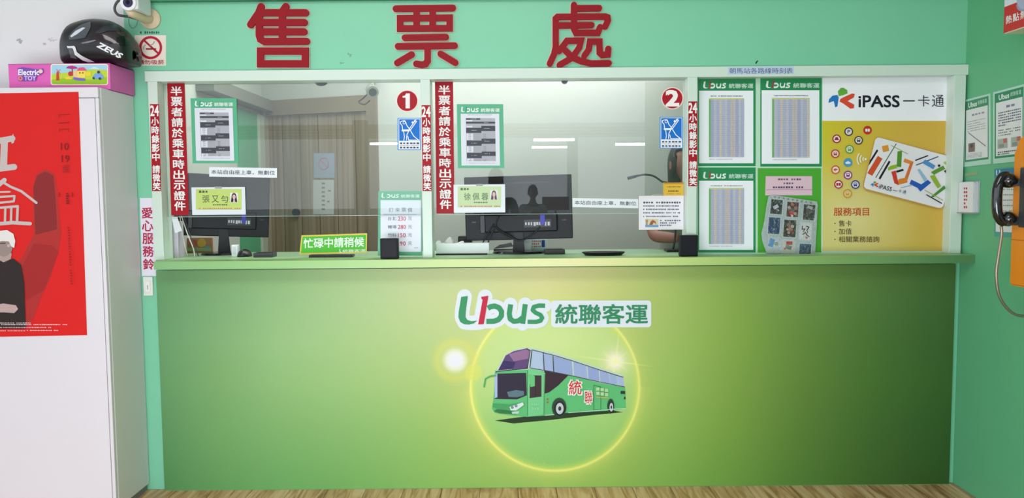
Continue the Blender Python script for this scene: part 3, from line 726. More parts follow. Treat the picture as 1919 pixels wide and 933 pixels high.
def name_plate(x0, y0, x1, y1, name, bg, ink, label, photo):
    t = empty('name_plate', P((x0 + x1) / 2, y1, YS), label, 'name plate', 'name plates on the glass')
    W = x1 - x0; H = y1 - y0
    a, b = P(x0, y0, YG), P(x1, y1, YG)
    MB().box(a.x, b.x, YG - 0.004, YG - 0.0005, b.z, a.z, 0.001).build('holder', mat((226, 230, 238), .25), t)
    F = Flat(('y', YG - 0.004), T=lambda u, v: (x0 + W * u / 100, y0 + H * v / 100))
    F.rect(8, 6, 92, 82, bg)
    F.dots(13, 31, 16, 9, ink, 3, 1)
    for i, ch in enumerate(name): F.text(ch, 20 + i * 17, 30, 33 + i * 17, 56, ink, 0.006)
    F.dots(39, 66, 64, 5, ink, 8, 3); F.dots(13, 90, 78, 5, (206, 130, 100), 20, 4)
    F.rect(71, 20, 85, 55, (236, 232, 236))
    h = photo; F.disc(78, 33, 4.4, h, ry=12); F.poly([(73.6, 33), (82.4, 33), (84, 54), (72, 54)], h); F.disc(78, 35, 2.9, (226, 186, 180), ry=8.5); F.poly([(77, 42), (79.2, 42), (80, 54), (76.4, 54)], (220, 184, 178))
    F.build('print', t)
    cl = P((x0 + x1) / 2, y0, YG)
    MB().box(cl.x - 0.016, cl.x + 0.016, YG - 0.0065, YG - 0.004, cl.z - 0.006, cl.z + 0.004, 0.001).build('clip', mat((160, 164, 160), .2), t)
name_plate(359, 351, 461, 402, '張又勻', (196, 216, 120), (82, 96, 60), 'green name card in a clear holder on the first window', (40, 30, 50))
name_plate(850, 346, 947, 398, '徐佩蓉', (202, 222, 176), (98, 120, 90), 'pale green name card in a clear holder on the second window', (92, 82, 90))

# notice and yellow note on the second window
t = empty('rules_notice', P(1240, 431, YS), 'white laminated notice with small print and a picture on the second window', 'notice')
a, b = P(1197, 367, YG), P(1281, 430, YG)
MB().box(a.x, b.x, YG - 0.003, YG - 0.0005, b.z, a.z, 0.0012).build('sheet', mat((236, 228, 232), .3), t)
F = Flat(('y', YG - 0.003), T=lambda u, v: (1180 + u / 10.367, 350 + v / 10.367))
F.rrect(235, 232, 1035, 800, 20, (238, 234, 242)); F.dots(262, 1005, 306, 40, (96, 84, 92), 15, 1)
for k, v in enumerate((372, 438, 504, 574)): F.dots(262, 985 - 40 * (k == 3), v, 30, (86, 84, 106), 26, k + 3)
F.rect(300, 620, 560, 785, (216, 206, 176)); F.poly([(380, 740), (410, 670), (450, 640), (500, 670), (520, 730), (470, 690), (440, 740)], (168, 96, 48)); F.rect(300, 738, 560, 785, (124, 158, 196)); F.disc(335, 660, 24, (196, 130, 80)); F.rect(322, 670, 346, 740, (150, 120, 110))
for k, v in enumerate((655, 702, 748)): F.dots(585, 1000 - k * 90, v, 30, (110, 108, 120), 9 - 2 * (k == 2), k + 9)
F.build('print', t)
t = slab('yellow_note', quad(1243, 342, 1281, 367), ('y', YS), mat((222, 180, 52), .5), t=0.0006)
tag(t, 'yellow paper note right above the white laminated notice', 'note')
F = Flat(('y', YS)); F.rect(1244, 342, 1281, 345, (196, 140, 40)); F.dots(1250, 1276, 350, 2, (150, 110, 40), 9, 2); F.dots(1252, 1272, 358, 3, (110, 84, 40), 7, 3); F.dots(1250, 1276, 363, 1, (150, 110, 40), 9, 5); F.build('print', t)

# ------------------------------------------------------------------ right-hand bay: timetables and posters
def wall_timetable(x0, y0, x1, y1, label, seed, hy=None):
    t = slab('route_timetable', quad(x0, y0, x1, y1), ('y', YP), mat((36, 140, 84), .3), t=0.0008)
    tag(t, label, 'timetable', 'green headed route timetables')
    W = x1 - x0; H = y1 - y0
    F = Flat(('y', YP), T=lambda u, v: (x0 + W * u / 100, y0 + H * v / 100)); rnd = random.Random(seed)
    F.rect(2, 15.5, 96, 97, (244, 246, 252))
    logo(F, 9, 5, 96, 13, (232, 242, 238), (176, 60, 70), (196, 226, 208))
    F.dots(22, 78, 21.5, 1, (90, 90, 96), 22, seed)
    F.rect(19, 24, 80, 90, (188, 192, 208)); F.rect(19, 24, 80, 25.4, (206, 206, 130)); F.rect(19, 25.4, 22.5, 90, (120, 178, 110))
    cols = [(206, 192, 190), (170, 176, 206), (196, 196, 212), (180, 184, 214), (214, 198, 186), (184, 190, 208), (200, 196, 210), (176, 182, 212), (206, 192, 186)]
    n = 12
    for k in range(n): F.rect(23 + k * 57 / n, 25.5, 23 + (k + .85) * 57 / n, 90, cols[(k + seed) % 9])
    for r in range(26):
        v = 27.5 + r * 2.4
        F.dots(24, 79, v, .55, (166, 168, 188), 24, seed * 50 + r)
    F.dots(20, 60, 92.5, .7, (150, 150, 160), 18, seed)
    F.build('print', t)
    # clear plastic sleeve over it
    return t
wall_timetable(1308, 144, 1416, 311, 'route timetable with green header at the top left of the right-hand bay', 1)
wall_timetable(1425, 143, 1540, 312, 'route timetable with green header beside the card poster', 2)
wall_timetable(1308, 314, 1416, 473, 'route timetable with green header in the lower row left of the pouch', 3)
t = slab('green_backing_sheet', quad(1420, 315, 1539, 473), ('y', YP), mat((74, 168, 44), .45), t=0.0008)
tag(t, 'plain bright green sheet behind the pouch of small cards', 'sheet')
t = slab('pink_note', [(1435, 330), (1522, 330), (1522, 366), (1434, 366)], ('y', YP - 0.0016), mat((226, 192, 206), .5), t=0.0006)
tag(t, 'pink paper note with three lines of print above the pouch of cards', 'note')
F = Flat(('y', YP - 0.0016)); F.dots(1458, 1502, 336, 3.6, (110, 84, 110), 9, 1); F.dots(1468, 1488, 343.5, 3.6, (110, 84, 110), 4, 2); F.dots(1448, 1506, 351, 4, (90, 70, 100), 12, 3); F.rect(1436, 355, 1522, 356, (176, 130, 150)); F.build('print', t)
# pouch of sample cards
T3 = lambda u, v: (1415 + u / 5.185, 310 + v / 5.185)
yq = YP - 0.012
t = empty('card_pouch', P(1478, 474, yq), 'clear plastic pouch holding nine small picture cards, standing on the ledge', 'pouch')
outl = [(130, 300), (170, 285), (600, 350), (610, 380), (600, 600), (585, 868), (110, 850), (70, 730), (62, 660), (90, 540), (110, 400)]
MB().prism([P(*T3(*p), yq) for p in outl], (0, 0.0015, 0)).build('backing', mat((196, 206, 204), .3), t)
def cardq(cx, cy, w, h, a):
    ca, sa = math.cos(R(a)), math.sin(R(a))
    return [(cx + dx * ca - dy * sa, cy + dx * sa + dy * ca) for dx, dy in ((-w / 2, -h / 2), (w / 2, -h / 2), (w / 2, h / 2), (-w / 2, h / 2))]
cards = [(208, 402, 112, 140, 5, (52, 48, 56)), (365, 428, 112, 145, 4, (96, 50, 44)), (525, 455, 112, 150, 5, (70, 62, 64)), (185, 585, 112, 160, 4, (38, 66, 116)), (338, 612, 118, 165, 4, (58, 46, 46)), (490, 640, 112, 165, 5, (230, 228, 226)),
         (190, 770, 115, 130, 4, (206, 212, 216)), (325, 788, 118, 120, 3, (222, 216, 212)), (488, 812, 112, 100, 4, (40, 78, 122))]
for k, (cx, cy, w, h, a, c) in enumerate(cards):
    cd = MB().prism([P(*T3(*p), yq - 0.0012) for p in cardq(cx, cy, w + 16, h + 16, a)], (0, 0.001, 0)).build('card', mat((214, 220, 222), .35), t)
    F = Flat(('y', yq - 0.0012), 0.0002, T=T3); F.poly(cardq(cx, cy, w, h, a), c); rnd = random.Random(k)
    if k == 0: F.poly(cardq(cx - 5, cy, 50, 34, -30), (214, 212, 222)); F.poly(cardq(cx + 18, cy + 34, 16, 14, 10), (200, 190, 200))
    if k == 1:
        for (ox, oy, r, q) in ((0, -48, 16, (196, 110, 70)), (-34, -20, 16, (186, 160, 150)), (32, -14, 18, (176, 120, 110)), (0, 0, 16, (90, 96, 110)), (-10, 36, 24, (206, 60, 60)), (26, 40, 16, (190, 160, 150)), (-5, 62, 12, (226, 210, 206))): F.disc(cx + ox, cy + oy, r, q, n=10)
    if k == 2: F.poly(cardq(cx + 10, cy - 46, 54, 28, 20), (196, 186, 196)); F.poly(cardq(cx - 6, cy, 50, 40, 50), (104, 78, 78))
    if k == 3: F.disc(cx - 4, cy + 34, 11, (130, 150, 180), n=10); F.disc(cx - 6, cy + 28, 10, (30, 52, 100), n=10)
    if k == 4:
        for (ox, oy, r, q) in ((-14, -36, 20, (150, 110, 90)), (24, -20, 18, (206, 180, 170)), (0, 4, 22, (176, 90, 80)), (-24, 8, 12, (200, 170, 160)), (22, 34, 18, (150, 60, 60)), (-12, 40, 14, (190, 150, 140))): F.disc(cx + ox, cy + oy, r, q, n=10)
    if k == 5:
        F.stroke([(cx - 30, cy - 50), (cx - 34, cy - 20), (cx - 6, cy - 24), (cx - 20, cy + 2)], 9, (40, 40, 46)); F.stroke([(cx + 10, cy - 48), (cx + 34, cy - 42), (cx + 14, cy - 10), (cx + 20, cy + 10)], 9, (40, 40, 46)); F.stroke([(cx - 26, cy + 30), (cx, cy + 10), (cx + 12, cy + 34), (cx + 34, cy + 52)], 9, (40, 40, 46)); F.disc(cx + 10, cy + 62, 12, (206, 90, 70), n=8)
    if k == 6: F.poly(cardq(cx - 30, cy - 20, 50, 80, 20), (110, 160, 206)); F.disc(cx + 16, cy - 10, 20, (170, 176, 150), n=9)
    if k == 7: F.poly(cardq(cx + 8, cy - 34, 60, 34, 0), (196, 60, 56)); F.poly(cardq(cx, cy + 6, 60, 40, 20), (130, 140, 130)); F.disc(cx - 34, cy + 20, 12, (200, 120, 100), n=8)
    F.build('picture', cd)
F = Flat(('y', yq), 0.0006, T=T3)
for k in range(9): F.disc(190 + k * 44, 305 + k * 7.2, 11, (150, 156, 156), n=8)
F.build('punched_holes', t)
MB().prism([P(*T3(*p), yq - 0.004) for p in outl], (0, 0.0006, 0)).build('clear_film', wrinkled(glass_mat('pouch_film', (1, 1, 1), 1.0, 1.5, 0.08)), t)

# card poster
t = slab('travel_card_poster', [(1542, 140), (1782, 140), (1781, 471), (1540, 471)], ('y', YP), mat((248, 248, 254), .3), t=0.0008)
tag(t, 'tall poster with white top and ochre ground showing a colourful travel card', 'poster')
ochre = vcol_mat('poster_ochre_print', .35)
def och(px, py):
    tl, tr, bl, br = (212, 196, 40), (216, 176, 66), (222, 208, 128), (218, 178, 74)
    u = (px - 1541) / 241; v = (py - 226) / 246
    c = mixc(mixc(tl, tr, min(1, u * 1.6)), mixc(bl, br, u ** 1.1), v)
    d = math.hypot((px - 1600) / 130, (py - 400) / 110); c = mixc((228, 216, 150), c, min(1, d))
    return c
vgrid('printed_ground', lambda u, v: (1541 + 240.5 * u, 226.5 + 244 * v), 24, 24, ('y', YP), 0.0005, ochre, t, och)
F = Flat(('y', YP), 0.0009)
T = lambda u, v: (1530 + u / 2.3935, 110 + v / 2.3935)
F.T = T
def star_mark(F, cx, cy, s):
    g = lambda pts: [(cx + a * s, cy + b * s) for a, b in pts]
    F.poly(g([(-8, -48), (4, -50), (22, -40), (24, -24), (2, -16), (-16, -12), (-20, -34)]), (104, 172, 62))
    F.poly(g([(-22, -18), (-16, -6), (-22, 34), (-32, 38), (-38, 10), (-62, 18), (-60, 2), (-44, -14)]), (40, 122, 196))
    F.poly(g([(44, -24), (56, -22), (52, -6), (24, 10), (54, 26), (52, 42), (36, 44), (6, 22), (-12, 12), (-8, 0), (20, -14)]), (226, 76, 48))
star_mark(F, 116, 180, 1.0)
F.text('iPASS', 190, 165, 372, 217, (30, 30, 44), 0.022, res=3); F.text('一', 389, 186, 441, 192, (40, 40, 52)); F.text('卡', 456, 164, 508, 214, (40, 40, 52), 0.0); F.text('通', 518, 162, 572, 216, (40, 40, 52), 0.0)
F.text('服務項目', 78, 668, 236, 704, (196, 72, 40), 0.012)
for i, (s, w) in enumerate((('售卡', 158), ('加值', 158), ('相關業務諮詢', 282))):
    y = 725 + i * 35.5; F.text(s, 100, y, w, y + 27, (92, 76, 44), 0.006); F.disc(83, y + 14, 3, (92, 76, 44), n=8)
T2 = lambda u, v: (1540 + u / 5.184, 220 + v / 5.184)
F.T = T2
icons = [(262, 138, (50, 44, 84)), (445, 124, (196, 50, 44)), (145, 208, (166, 30, 70)), (358, 222, (72, 62, 60)), (270, 310, (90, 160, 50)), (132, 352, (190, 60, 50)), (255, 438, (70, 156, 206)), (134, 508, (212, 92, 44)), (255, 560, (146, 52, 140)), (163, 650, (176, 34, 66)), (327, 652, (36, 62, 140)), (250, 740, (214, 158, 48))]
for k, (x, y, c) in enumerate(icons):
    solid = k in (1, 6)
    F.disc(x, y, 42, c, n=26)
    if not solid: F.disc(x, y, 31, (236, 226, 220) if k != 11 else (226, 206, 150), n=24)
    ic = (240, 234, 230) if solid else c
    if k == 0: F.text('P', x - 11, y - 16, x + 12, y + 16, c, 0.03)
    elif k in (1, 9): F.rrect(x - 22, y - 14, x - 2, y + 14, 4, ic); F.rrect(x + 2, y - 14, x + 22, y + 14, 4, ic)
    elif k in (6,): F.poly([(x - 28, y + 2), (x, y - 14), (x + 28, y + 2), (x + 18, y + 14), (x - 18, y + 14)], ic)
    elif k in (7,): F.poly([(x - 24, y), (x - 4, y - 14), (x + 26, y - 6), (x + 10, y + 4), (x - 2, y + 14)], ic)
    elif k in (2,): F.poly([(x - 24, y + 12), (x - 10, y - 16), (x + 10, y - 16), (x + 24, y + 12)], ic)
    else: F.rrect(x - 17, y - 18, x + 17, y + 14, 6, ic); F.rect(x - 11, y - 12, x + 11, y - 2, (236, 226, 220)); F.disc(x - 9, y + 16, 4, ic, n=8); F.disc(x + 9, y + 16, 4, ic, n=8)
for r, w in ((34, 12), (62, 12), (90, 12)): F.ring(428, 405, r, w, (240, 234, 220), n=14, a0=142, a1=222)
F.disc(425, 405, 12, (240, 234, 220), n=10)
# the card itself, turned
def rcorner(pts, r):
    out = []; n = len(pts)
    for i in range(n):
        p0, p1, p2 = Vector(pts[i - 1]), Vector(pts[i]), Vector(pts[(i + 1) % n])
        a = p1 + (p0 - p1).normalized() * r; b = p1 + (p2 - p1).normalized() * r
        for k in range(6):
            t_ = k / 5; q = a * (1 - t_) ** 2 + p1 * 2 * t_ * (1 - t_) + b * t_ * t_; out.append((q.x, q.y))
    return out
F.poly([(530, 192), (1249, 376), (1249, 640), (1190, 850), (1150, 888), (1120, 885), (430, 710), (404, 680), (402, 640)], (196, 152, 66))
F.poly([(560, 196), (1249, 382), (1249, 600), (1180, 860), (1160, 878), (1130, 878), (428, 692), (410, 670), (412, 640), (520, 215), (538, 198)], (234, 232, 236))
cq = lambda pts, c: F.poly(pts, c)
cq([(535, 310), (550, 322), (455, 472), (466, 420)], (34, 32, 36)); cq([(545, 372), (590, 402), (490, 568), (442, 540)], (214, 84, 42)); cq([(583, 280), (645, 266), (655, 325), (596, 338)], (226, 150, 50))
F.stroke([(724, 255), (524, 585)], 9, (70, 104, 92), False); F.stroke([(660, 425), (560, 598)], 20, (30, 28, 32), False); F.stroke([(672, 270), (838, 356)], 7, (150, 176, 60), False)
cq([(736, 330), (780, 324), (772, 482), (728, 480)], (86, 146, 48)); cq([(640, 492), (668, 470), (728, 455), (728, 490), (772, 482), (646, 516)], (150, 184, 50))
cq([(805, 398), (892, 430), (880, 462), (792, 432)], (226, 140, 60)); cq([(860, 440), (892, 432), (832, 608), (806, 586)], (218, 112, 60)); cq([(745, 600), (830, 580), (832, 632), (730, 658)], (224, 134, 50)); cq([(676, 528), (718, 516), (748, 656), (706, 640)], (208, 60, 44)); F.stroke([(724, 528), (794, 508)], 20, (30, 28, 32), False)
F.stroke([(908, 418), (1034, 370)], 12, (36, 34, 50), False); F.stroke([(916, 464), (1132, 380)], 10, (50, 84, 130), False); cq([(975, 442), (1004, 408), (1104, 468), (1084, 504)], (84, 146, 206))
cq([(928, 508), (952, 498), (1024, 600), (1000, 628)], (150, 190, 216)); cq([(870, 604), (966, 650), (1030, 606), (1062, 634), (958, 720), (930, 684), (852, 646)], (40, 92, 186)); F.stroke([(766, 684), (880, 656)], 8, (140, 180, 206), False)
cq([(1060, 530), (1180, 468), (1200, 500), (1090, 556)], (92, 150, 50)); cq([(1050, 570), (1096, 556), (1160, 668), (1126, 690)], (146, 182, 56)); cq([(1060, 770), (1190, 660), (1204, 690), (1084, 776)], (72, 140, 60)); cq([(1180, 440), (1200, 426), (1248, 480), (1248, 500)], (170, 196, 60))
cq([(1186, 520), (1204, 510), (1248, 556), (1230, 572)], (30, 28, 32)); F.disc(1140, 468, 13, (30, 28, 32), n=8); F.stroke([(1000, 706), (1180, 806)], 7, (160, 184, 60), False); F.stroke([(1016, 750), (1168, 836)], 10, (34, 32, 38), False)
star_mark(F, 514, 650, .62)
ca, sa = math.cos(R(13)), math.sin(R(13))
Told = F.T; F.T = lambda u, v: T2(560 + u * ca - v * sa, 640 + u * sa + v * ca)
F.text('iPASS', 4, 8, 130, 50, (44, 44, 58), 0.01); F.text('一', 142, 32, 184, 37, (60, 60, 72)); F.text('卡', 196, 12, 226, 44, (60, 60, 72)); F.text('通', 238, 10, 272, 44, (60, 60, 72)); F.T = Told
F.build('print', t)

# ------------------------------------------------------------------ things on the ledge and worktop
def black_block(px0, px1, pt, pb, label):
    t = empty('small_black_box', P((px0 + px1) / 2, pb, -0.05), label, 'box', 'small black boxes on the ledge')
    a, b = P(px0, pt, -0.075), P(px1, pb, -0.075)
    MB().box(a.x, b.x, -0.075, -0.035, Z_LT + 0.0005, a.z, 0.003).build('housing', m_black_soft, t)
    MB().box(a.x + 0.008, b.x - 0.008, -0.0765, -0.075, Z_LT + 0.01, a.z - 0.008).build('face_plate', mat((22, 22, 30), .45, spec=0.2), t)
black_block(712, 746, 447, 483, 'small black box on the ledge in front of the fare sheet')
black_block(1275, 1308, 441, 477, 'small black box on the ledge in front of the timetable post')

# fare sheet
t = slab('fare_sheet', [(709, 358), (790, 358), (791, 479), (708, 479)], ('y', YG + 0.012), m_sheet_green, t=0.002)
tag(t, 'green framed fare list standing behind the glass at the right of the first window', 'notice')
T = lambda u, v: (700 + u / 6.43, 345 + v / 6.43)
F = Flat(('y', YG + 0.012), T=T)
logo(F, 95, 105, 555, 165, (236, 248, 242), (96, 190, 154), (220, 244, 232))
F.rect(84, 192, 572, 815, (234, 236, 246))
F.text('訂', 184, 284, 238, 336, (120, 120, 132)); F.text('來', 262, 284, 316, 336, (120, 120, 132)); F.text('票', 338, 284, 392, 336, (120, 120, 132)); F.text('價', 412, 284, 466, 336, (120, 120, 132))
F.rect(120, 364, 520, 368, (130, 130, 140))
for i, (s, n) in enumerate((('台北', '230'), ('機場', '280'), ('竹科', '150'), (None, '190'))):
    y = 392 + i * 100
    if s: F.text(s, 172, y, 276, y + 44, (92, 92, 106), 0.0)
    F.text(n, 294, y - 2, 388, y + 48, (200, 70, 100), 0.008); F.text('元', 416, y, 462, y + 42, (112, 112, 124), 0.0)
F.dots(490, 536, 766, 8, (130, 130, 140), 4, 3)
F.build('print', t)

# green "please wait" desk sign
t = empty('desk_sign', P(625, 478, 0.05), 'green desk sign with white characters and a yellow rim standing on the worktop', 'desk sign')
q = [(565, 441), (688, 437), (687, 474), (561, 477)]
MB().prism([P(*p, 0.05) for p in q], (0, 0.004, 0)).build('rim', mat((222, 196, 60), .4), t)
F = Flat(('y', 0.05)); F.poly([(567, 443.5), (686, 440), (685, 471), (564, 474)], (84, 186, 56))
F.T = lambda u, v: (u, v - 3 * (u - 565) / 120)
F.text('忙碌中請稍候', 569, 447, 682, 465, (240, 246, 236), 0.02); F.text('統聯客運', 642, 469.5, 685, 475, (226, 240, 220), 0.01); F.stroke([(637, 469), (637, 474), (640, 475)], 1.4, (240, 246, 236)); F.build('lettering', t)
a = P(580, 476, 0.07); b = P(662, 481, 0.07)
MB().box(a.x, b.x, 0.054, 0.11, ZW + 0.0005, ZW + 0.012, 0.002).build('foot', m_black, t)

# monitors (seen from behind)
def monitor(cx_px, y, w, h, zc, ry, tilt, label, base_px):
    """w,h screen size; origin on the worktop"""
    c = P(cx_px, 460, y); t = empty('monitor', (c.x, y, ZW + 0.0005), label, 'monitor', 'computer monitors at the counter')
    M = Matrix.Translation((c.x, y, 0)) @ Matrix.Rotation(ry, 4, 'Z')
    Mt = M @ Matrix.Translation((0, 0, zc)) @ Matrix.Rotation(tilt, 4, 'Y')
    def part(name, mb_, m, MM, sm=False):
        o = MB(); o.v = [MM @ v for v in mb_.v]; o.f = mb_.f; o.mi = mb_.mi
        q = o.build(name, m, t)
        if sm: shade_auto(q)
        return q
    part('back_shell', MB().box(-w / 2, w / 2, 0.0, 0.022, -h / 2, h / 2, 0.004).box(-w * .36, w * .36, -0.022, 0.004, -h * .38, -h * .10, 0.006), mat((19, 18, 22), .45, spec=0.3), Mt)
    part('screen', MB().box(-w / 2 + .012, w / 2 - .012, 0.022, 0.024, -h / 2 + .014, h / 2 - .012), mat((16, 18, 24), .15), Mt)
    part('vent_slot', MB().box(-w * .3, w * .3, -0.0006, 0.001, h * .38, h * .40), m_black, Mt)
    for sx in (-1, 1): part('vent_slot', MB().box(sx * w * .42 - .01, sx * w * .42 + .01, -0.0006, 0.001, -h * .22, -h * .20), m_black, Mt)
    part('port_cover', MB().box(-w * .36, -w * .31, -0.03, -0.02, -h * .38, -h * .10, 0.003), mat((34, 34, 40), .4), Mt)
    part('rating_label', MB().box(w * .05, w * .30, -0.0226, -0.0221, -h * .31, -h * .19), mat((26, 26, 30), .4), Mt)
    Fm = MB(); rr = random.Random(4)
    for k in range(9): Fm.box(w * .06 + k * w * .026, w * .06 + k * w * .026 + w * (.012 + .010 * rr.random()), -0.0231, -0.0226, -h * (.27 + .02 * rr.random()), -h * .23)
    part('label_print', Fm, mat((196, 196, 204), .5), Mt)
    part('blue_tag', MB().box(w * .20, w * .245, -0.0245, -0.0232, -h * .27, -h * .12, 0.0006), mat((30, 40, 170), .4), Mt)
    nz = (zc - h * .30) - (ZW + .0005)
    part('stand_neck', MB().prism([(-.03, -.01, ZW + .008), (.03, -.01, ZW + .008), (.018, -.01, zc - h * .25), (-.018, -.01, zc - h * .25)], (0, 0.03, 0)), mat((16, 16, 19), .4, spec=0.3), M)
    bm = bmesh.new(); bmesh.ops.create_cone(bm, cap_ends=True, segments=40, radius1=1, radius2=0.93, depth=1)
    part('stand_base', MB().bm(bm, Matrix.Translation((0, 0.02, ZW + .0055)) @ Matrix.Diagonal((w * .25, .09, .010, 1))), mat((20, 20, 26), .2), M, True)
    return t, M, Mt
zc2 = (P(970, 330, 0.22).z + P(970, 448, 0.22).z) / 2
t2, M2, Mt2 = monitor(972, 0.22, 0.53, 0.315, zc2, R(-3), R(-1.2), 'black flat monitor seen from behind in the middle of the second window', 0)
zc1 = (P(430, 325, 0.30).z + P(430, 445, 0.30).z) / 2
t1, M1, Mt1 = monitor(420, 0.30, 0.45, 0.31, zc1, R(22), R(3), 'black flat monitor seen from behind in the first window behind the green name card', 0)
def cable(name, pts, r, m, parent, seg=8): 
    o = MB().tube(curve_pts(pts, 6), r, seg).build(name, m, parent, smooth=True); return o
m_cab = mat((18, 18, 22), .4)
def L2(px, py, y=0.19): return P(px, py, y)
cable('cable', [L2(925, 420), L2(915, 436), L2(905, 455), L2(900, 474)], 0.0035, m_cab, t2)
cable('cable', [L2(930, 424), L2(920, 440), L2(914, 456), L2(905, 473)], 0.0035, m_cab, t2)
cable('cable', [L2(925, 425), L2(945, 440), L2(968, 450), L2(985, 448), L2(1002, 436), L2(1012, 424)], 0.0035, m_cab, t2)
cable('cable', [L2(935, 405), L2(930, 425), L2(955, 442), L2(972, 452)], 0.003, m_cab, t2)
t = empty('sheet_of_film', (P(470, 430, 0.15).x, 0.15, ZW), None)
bpy.data.objects.remove(t)

# small things in the first window
c = P(325, 425, 0.06)
t = slab('hanging_white_tag', [(321, 406), (332, 406), (341, 432), (328, 437)], ('y', 0.05), mat((226, 228, 234), .5), t=0.001)
tag(t, 'small white paper tag hanging at the left below the first window glass', 'tag')
t = MB().box(P(324, 470, 0.10).x, P(334, 470, 0.10).x, 0.10, 0.17, ZW + .0005, P(324, 415, 0.10).z, 0.002).build('narrow_box_file', mat((206, 196, 210), .5))
tag(t, 'narrow pale lilac box file at the left end of the worktop', 'box file')
WCAB = [[(337, 405, .12), (342, 440, .12), (347, 462, .12), (352, 480, .13)], [(340, 405, .13), (352, 440, .13), (362, 465, .13), (365, 482, .125)], [(345, 408, .14), (356, 440, .14), (368, 470, .14), (372, 479, .14)]]
for k, pts in enumerate(WCAB):
    o = cable('hanging_cable', [P(a, b, c_) if i < len(pts) - 1 else Vector((P(a, b, c_).x, c_, ZW + .004)) for i, (a, b, c_) in enumerate(pts)], 0.0026, mat([(206, 200, 190), (214, 212, 204), (60, 58, 62)][k], .45), None)
    tag(o, ['thin beige cable nearest the lilac box file', 'white cable curving down in front of the black one', 'dark cable hanging beside the white cable'][k], 'cable')
t = empty('picture_book', (P(375, 470, 0.42).x, .42, ZW), 'small colourful book standing behind the first monitor stand', 'book')
a, b = P(346, 446, 0.42), P(398, 473, 0.42)
MB().box(a.x, b.x, .42, .435, ZW + .0005, a.z, .001).build('cover', mat((176, 120, 84), .5), t)
F = Flat(('y', .42)); F.rect(350, 464, 396, 470, (150, 176, 130)); F.disc(362, 456, 7, (196, 90, 60)); F.disc(378, 455, 8, (214, 170, 80)); F.rect(384, 461, 394, 466, (120, 160, 170)); F.build('print', t)
t = empty('computer_mouse', (P(458, 468, .16).x, .16, ZW), 'black computer mouse to the right of the first monitor stand', 'mouse')
bm = bmesh.new(); bmesh.ops.create_uvsphere(bm, u_segments=20, v_segments=12, radius=1)
for v in bm.verts: v.co.z = max(v.co.z, 0)
o = MB().bm(bm, Matrix.Translation((P(458, 468, .16).x, .16, ZW + .0005)) @ Matrix.Diagonal((.034, .055, .036, 1))).build('shell', m_black, t, True)
MB().tube([(P(458, 468, .16).x, .122, ZW + .028), (P(458, 468, .16).x, .135, ZW + .034)], .003, 8).build('wheel', mat((60, 60, 64), .4), t)
t = empty('white_plug_block', (P(437, 468, .15).x, .12, ZW), 'small white block beside the first monitor stand', 'block')
a, b = P(433, 459, .12), P(445, 474, .12)
MB().box(a.x, b.x, .12, .15, ZW + .0005, a.z, .003).build('body', m_white, t)
MB().box(a.x + .006, b.x - .006, .1195, .12, ZW + .012, a.z - .008).build('front', mat((214, 216, 222), .4), t)
def card_reader(px0, px1, y, label, name='card_reader', h=.022, c=(62, 64, 70)):
    a, b = P(px0, 475, y), P(px1, 475, y); t = empty(name, ((a.x + b.x) / 2, y, ZW), label, 'device')
    MB().box(a.x, b.x, y, y + .07, ZW + .0005, ZW + h, .004).build('housing', mat(c, .35), t)
    MB().box(a.x + .012, b.x - .012, y + .012, y + .058, ZW + h, ZW + h + .002, .0008).build('top_plate', mat((40, 40, 46), .3), t)
    MB().box(a.x + .01, b.x - .01, y - .0006, y, ZW + h * .4, ZW + h * .55).build('slot', m_black, t)
card_reader(474, 511, .08, 'flat grey card reader on the worktop right of the first monitor')
card_reader(1020, 1059, .13, 'flat black card reader on the worktop right of the second monitor stand', h=.024, c=(30, 30, 34))

# second window: white tray with odds and ends
a, b = P(818, 457, .14), P(905, 473, .14)
t = empty('white_tray', ((a.x + b.x) / 2, .16, ZW), 'long white plastic tray on the worktop left of the second monitor', 'tray')
th = .045
MB().box(a.x, b.x + .03, .14, .188, ZW + .008, ZW + .012).build('bottom', m_white, t)
for q in ((a.x, b.x + .03, .14, .143), (a.x, b.x + .03, .185, .188)): MB().box(*q, ZW + .012, ZW + .012 + th, .001).build('long_wall', m_white, t)
for q in ((a.x, a.x + .003, .143, .185), (b.x + .027, b.x + .03, .143, .185)): MB().box(*q, ZW + .012, ZW + .012 + th, .001).build('end_wall', m_white, t)
mbk = MB().box(a.x - .005, b.x + .02, .135, .189, ZW + .0005, ZW + .0075, .002).build('dark_mat', mat((36, 30, 34), .6)); tag(mbk, 'dark desk mat under the white tray', 'mat')
def lump(name, px, w, y, z0, h, m, label, cat):
    c = P(px, 455, y); bm = bmesh.new(); bmesh.ops.create_icosphere(bm, subdivisions=3, radius=1)
    rnd = random.Random(int(px))
    for v in bm.verts:
        k = 1 + .12 * math.sin(v.co.x * 5 + px) * math.cos(v.co.y * 4 + px) + .08 * math.sin(v.co.z * 7)
        v.co = Vector((math.copysign(abs(v.co.x) ** .7, v.co.x), math.copysign(abs(v.co.y) ** .7, v.co.y), math.copysign(abs(v.co.z) ** .7, v.co.z))) * k
    o = MB().bm(bm, Matrix.Translation((c.x, y, z0 + h / 2)) @ Matrix.Diagonal((w / 2.3, w / 2.6, h / 2.3, 1))).build(name, m, None, True); tag(o, label, cat); return o
lump('crumpled_tissue', 822, .034, .163, ZW + .013, .06, mat((226, 228, 230), .7), 'white crumpled tissue at the left end of the white tray', 'tissue')
lump('tape_roll_cover', 843, .046, .163, ZW + .013, .075, mat((206, 208, 204), .5), 'pale grey rounded lid in the middle of the white tray', 'lid')
lump('folded_cloth', 864, .055, .163, ZW + .013, .055, mat((232, 230, 236), .7), 'white folded cloth at the right of the white tray', 'cloth')
a = P(858, 444, .34); b = P(884, 450, .34)
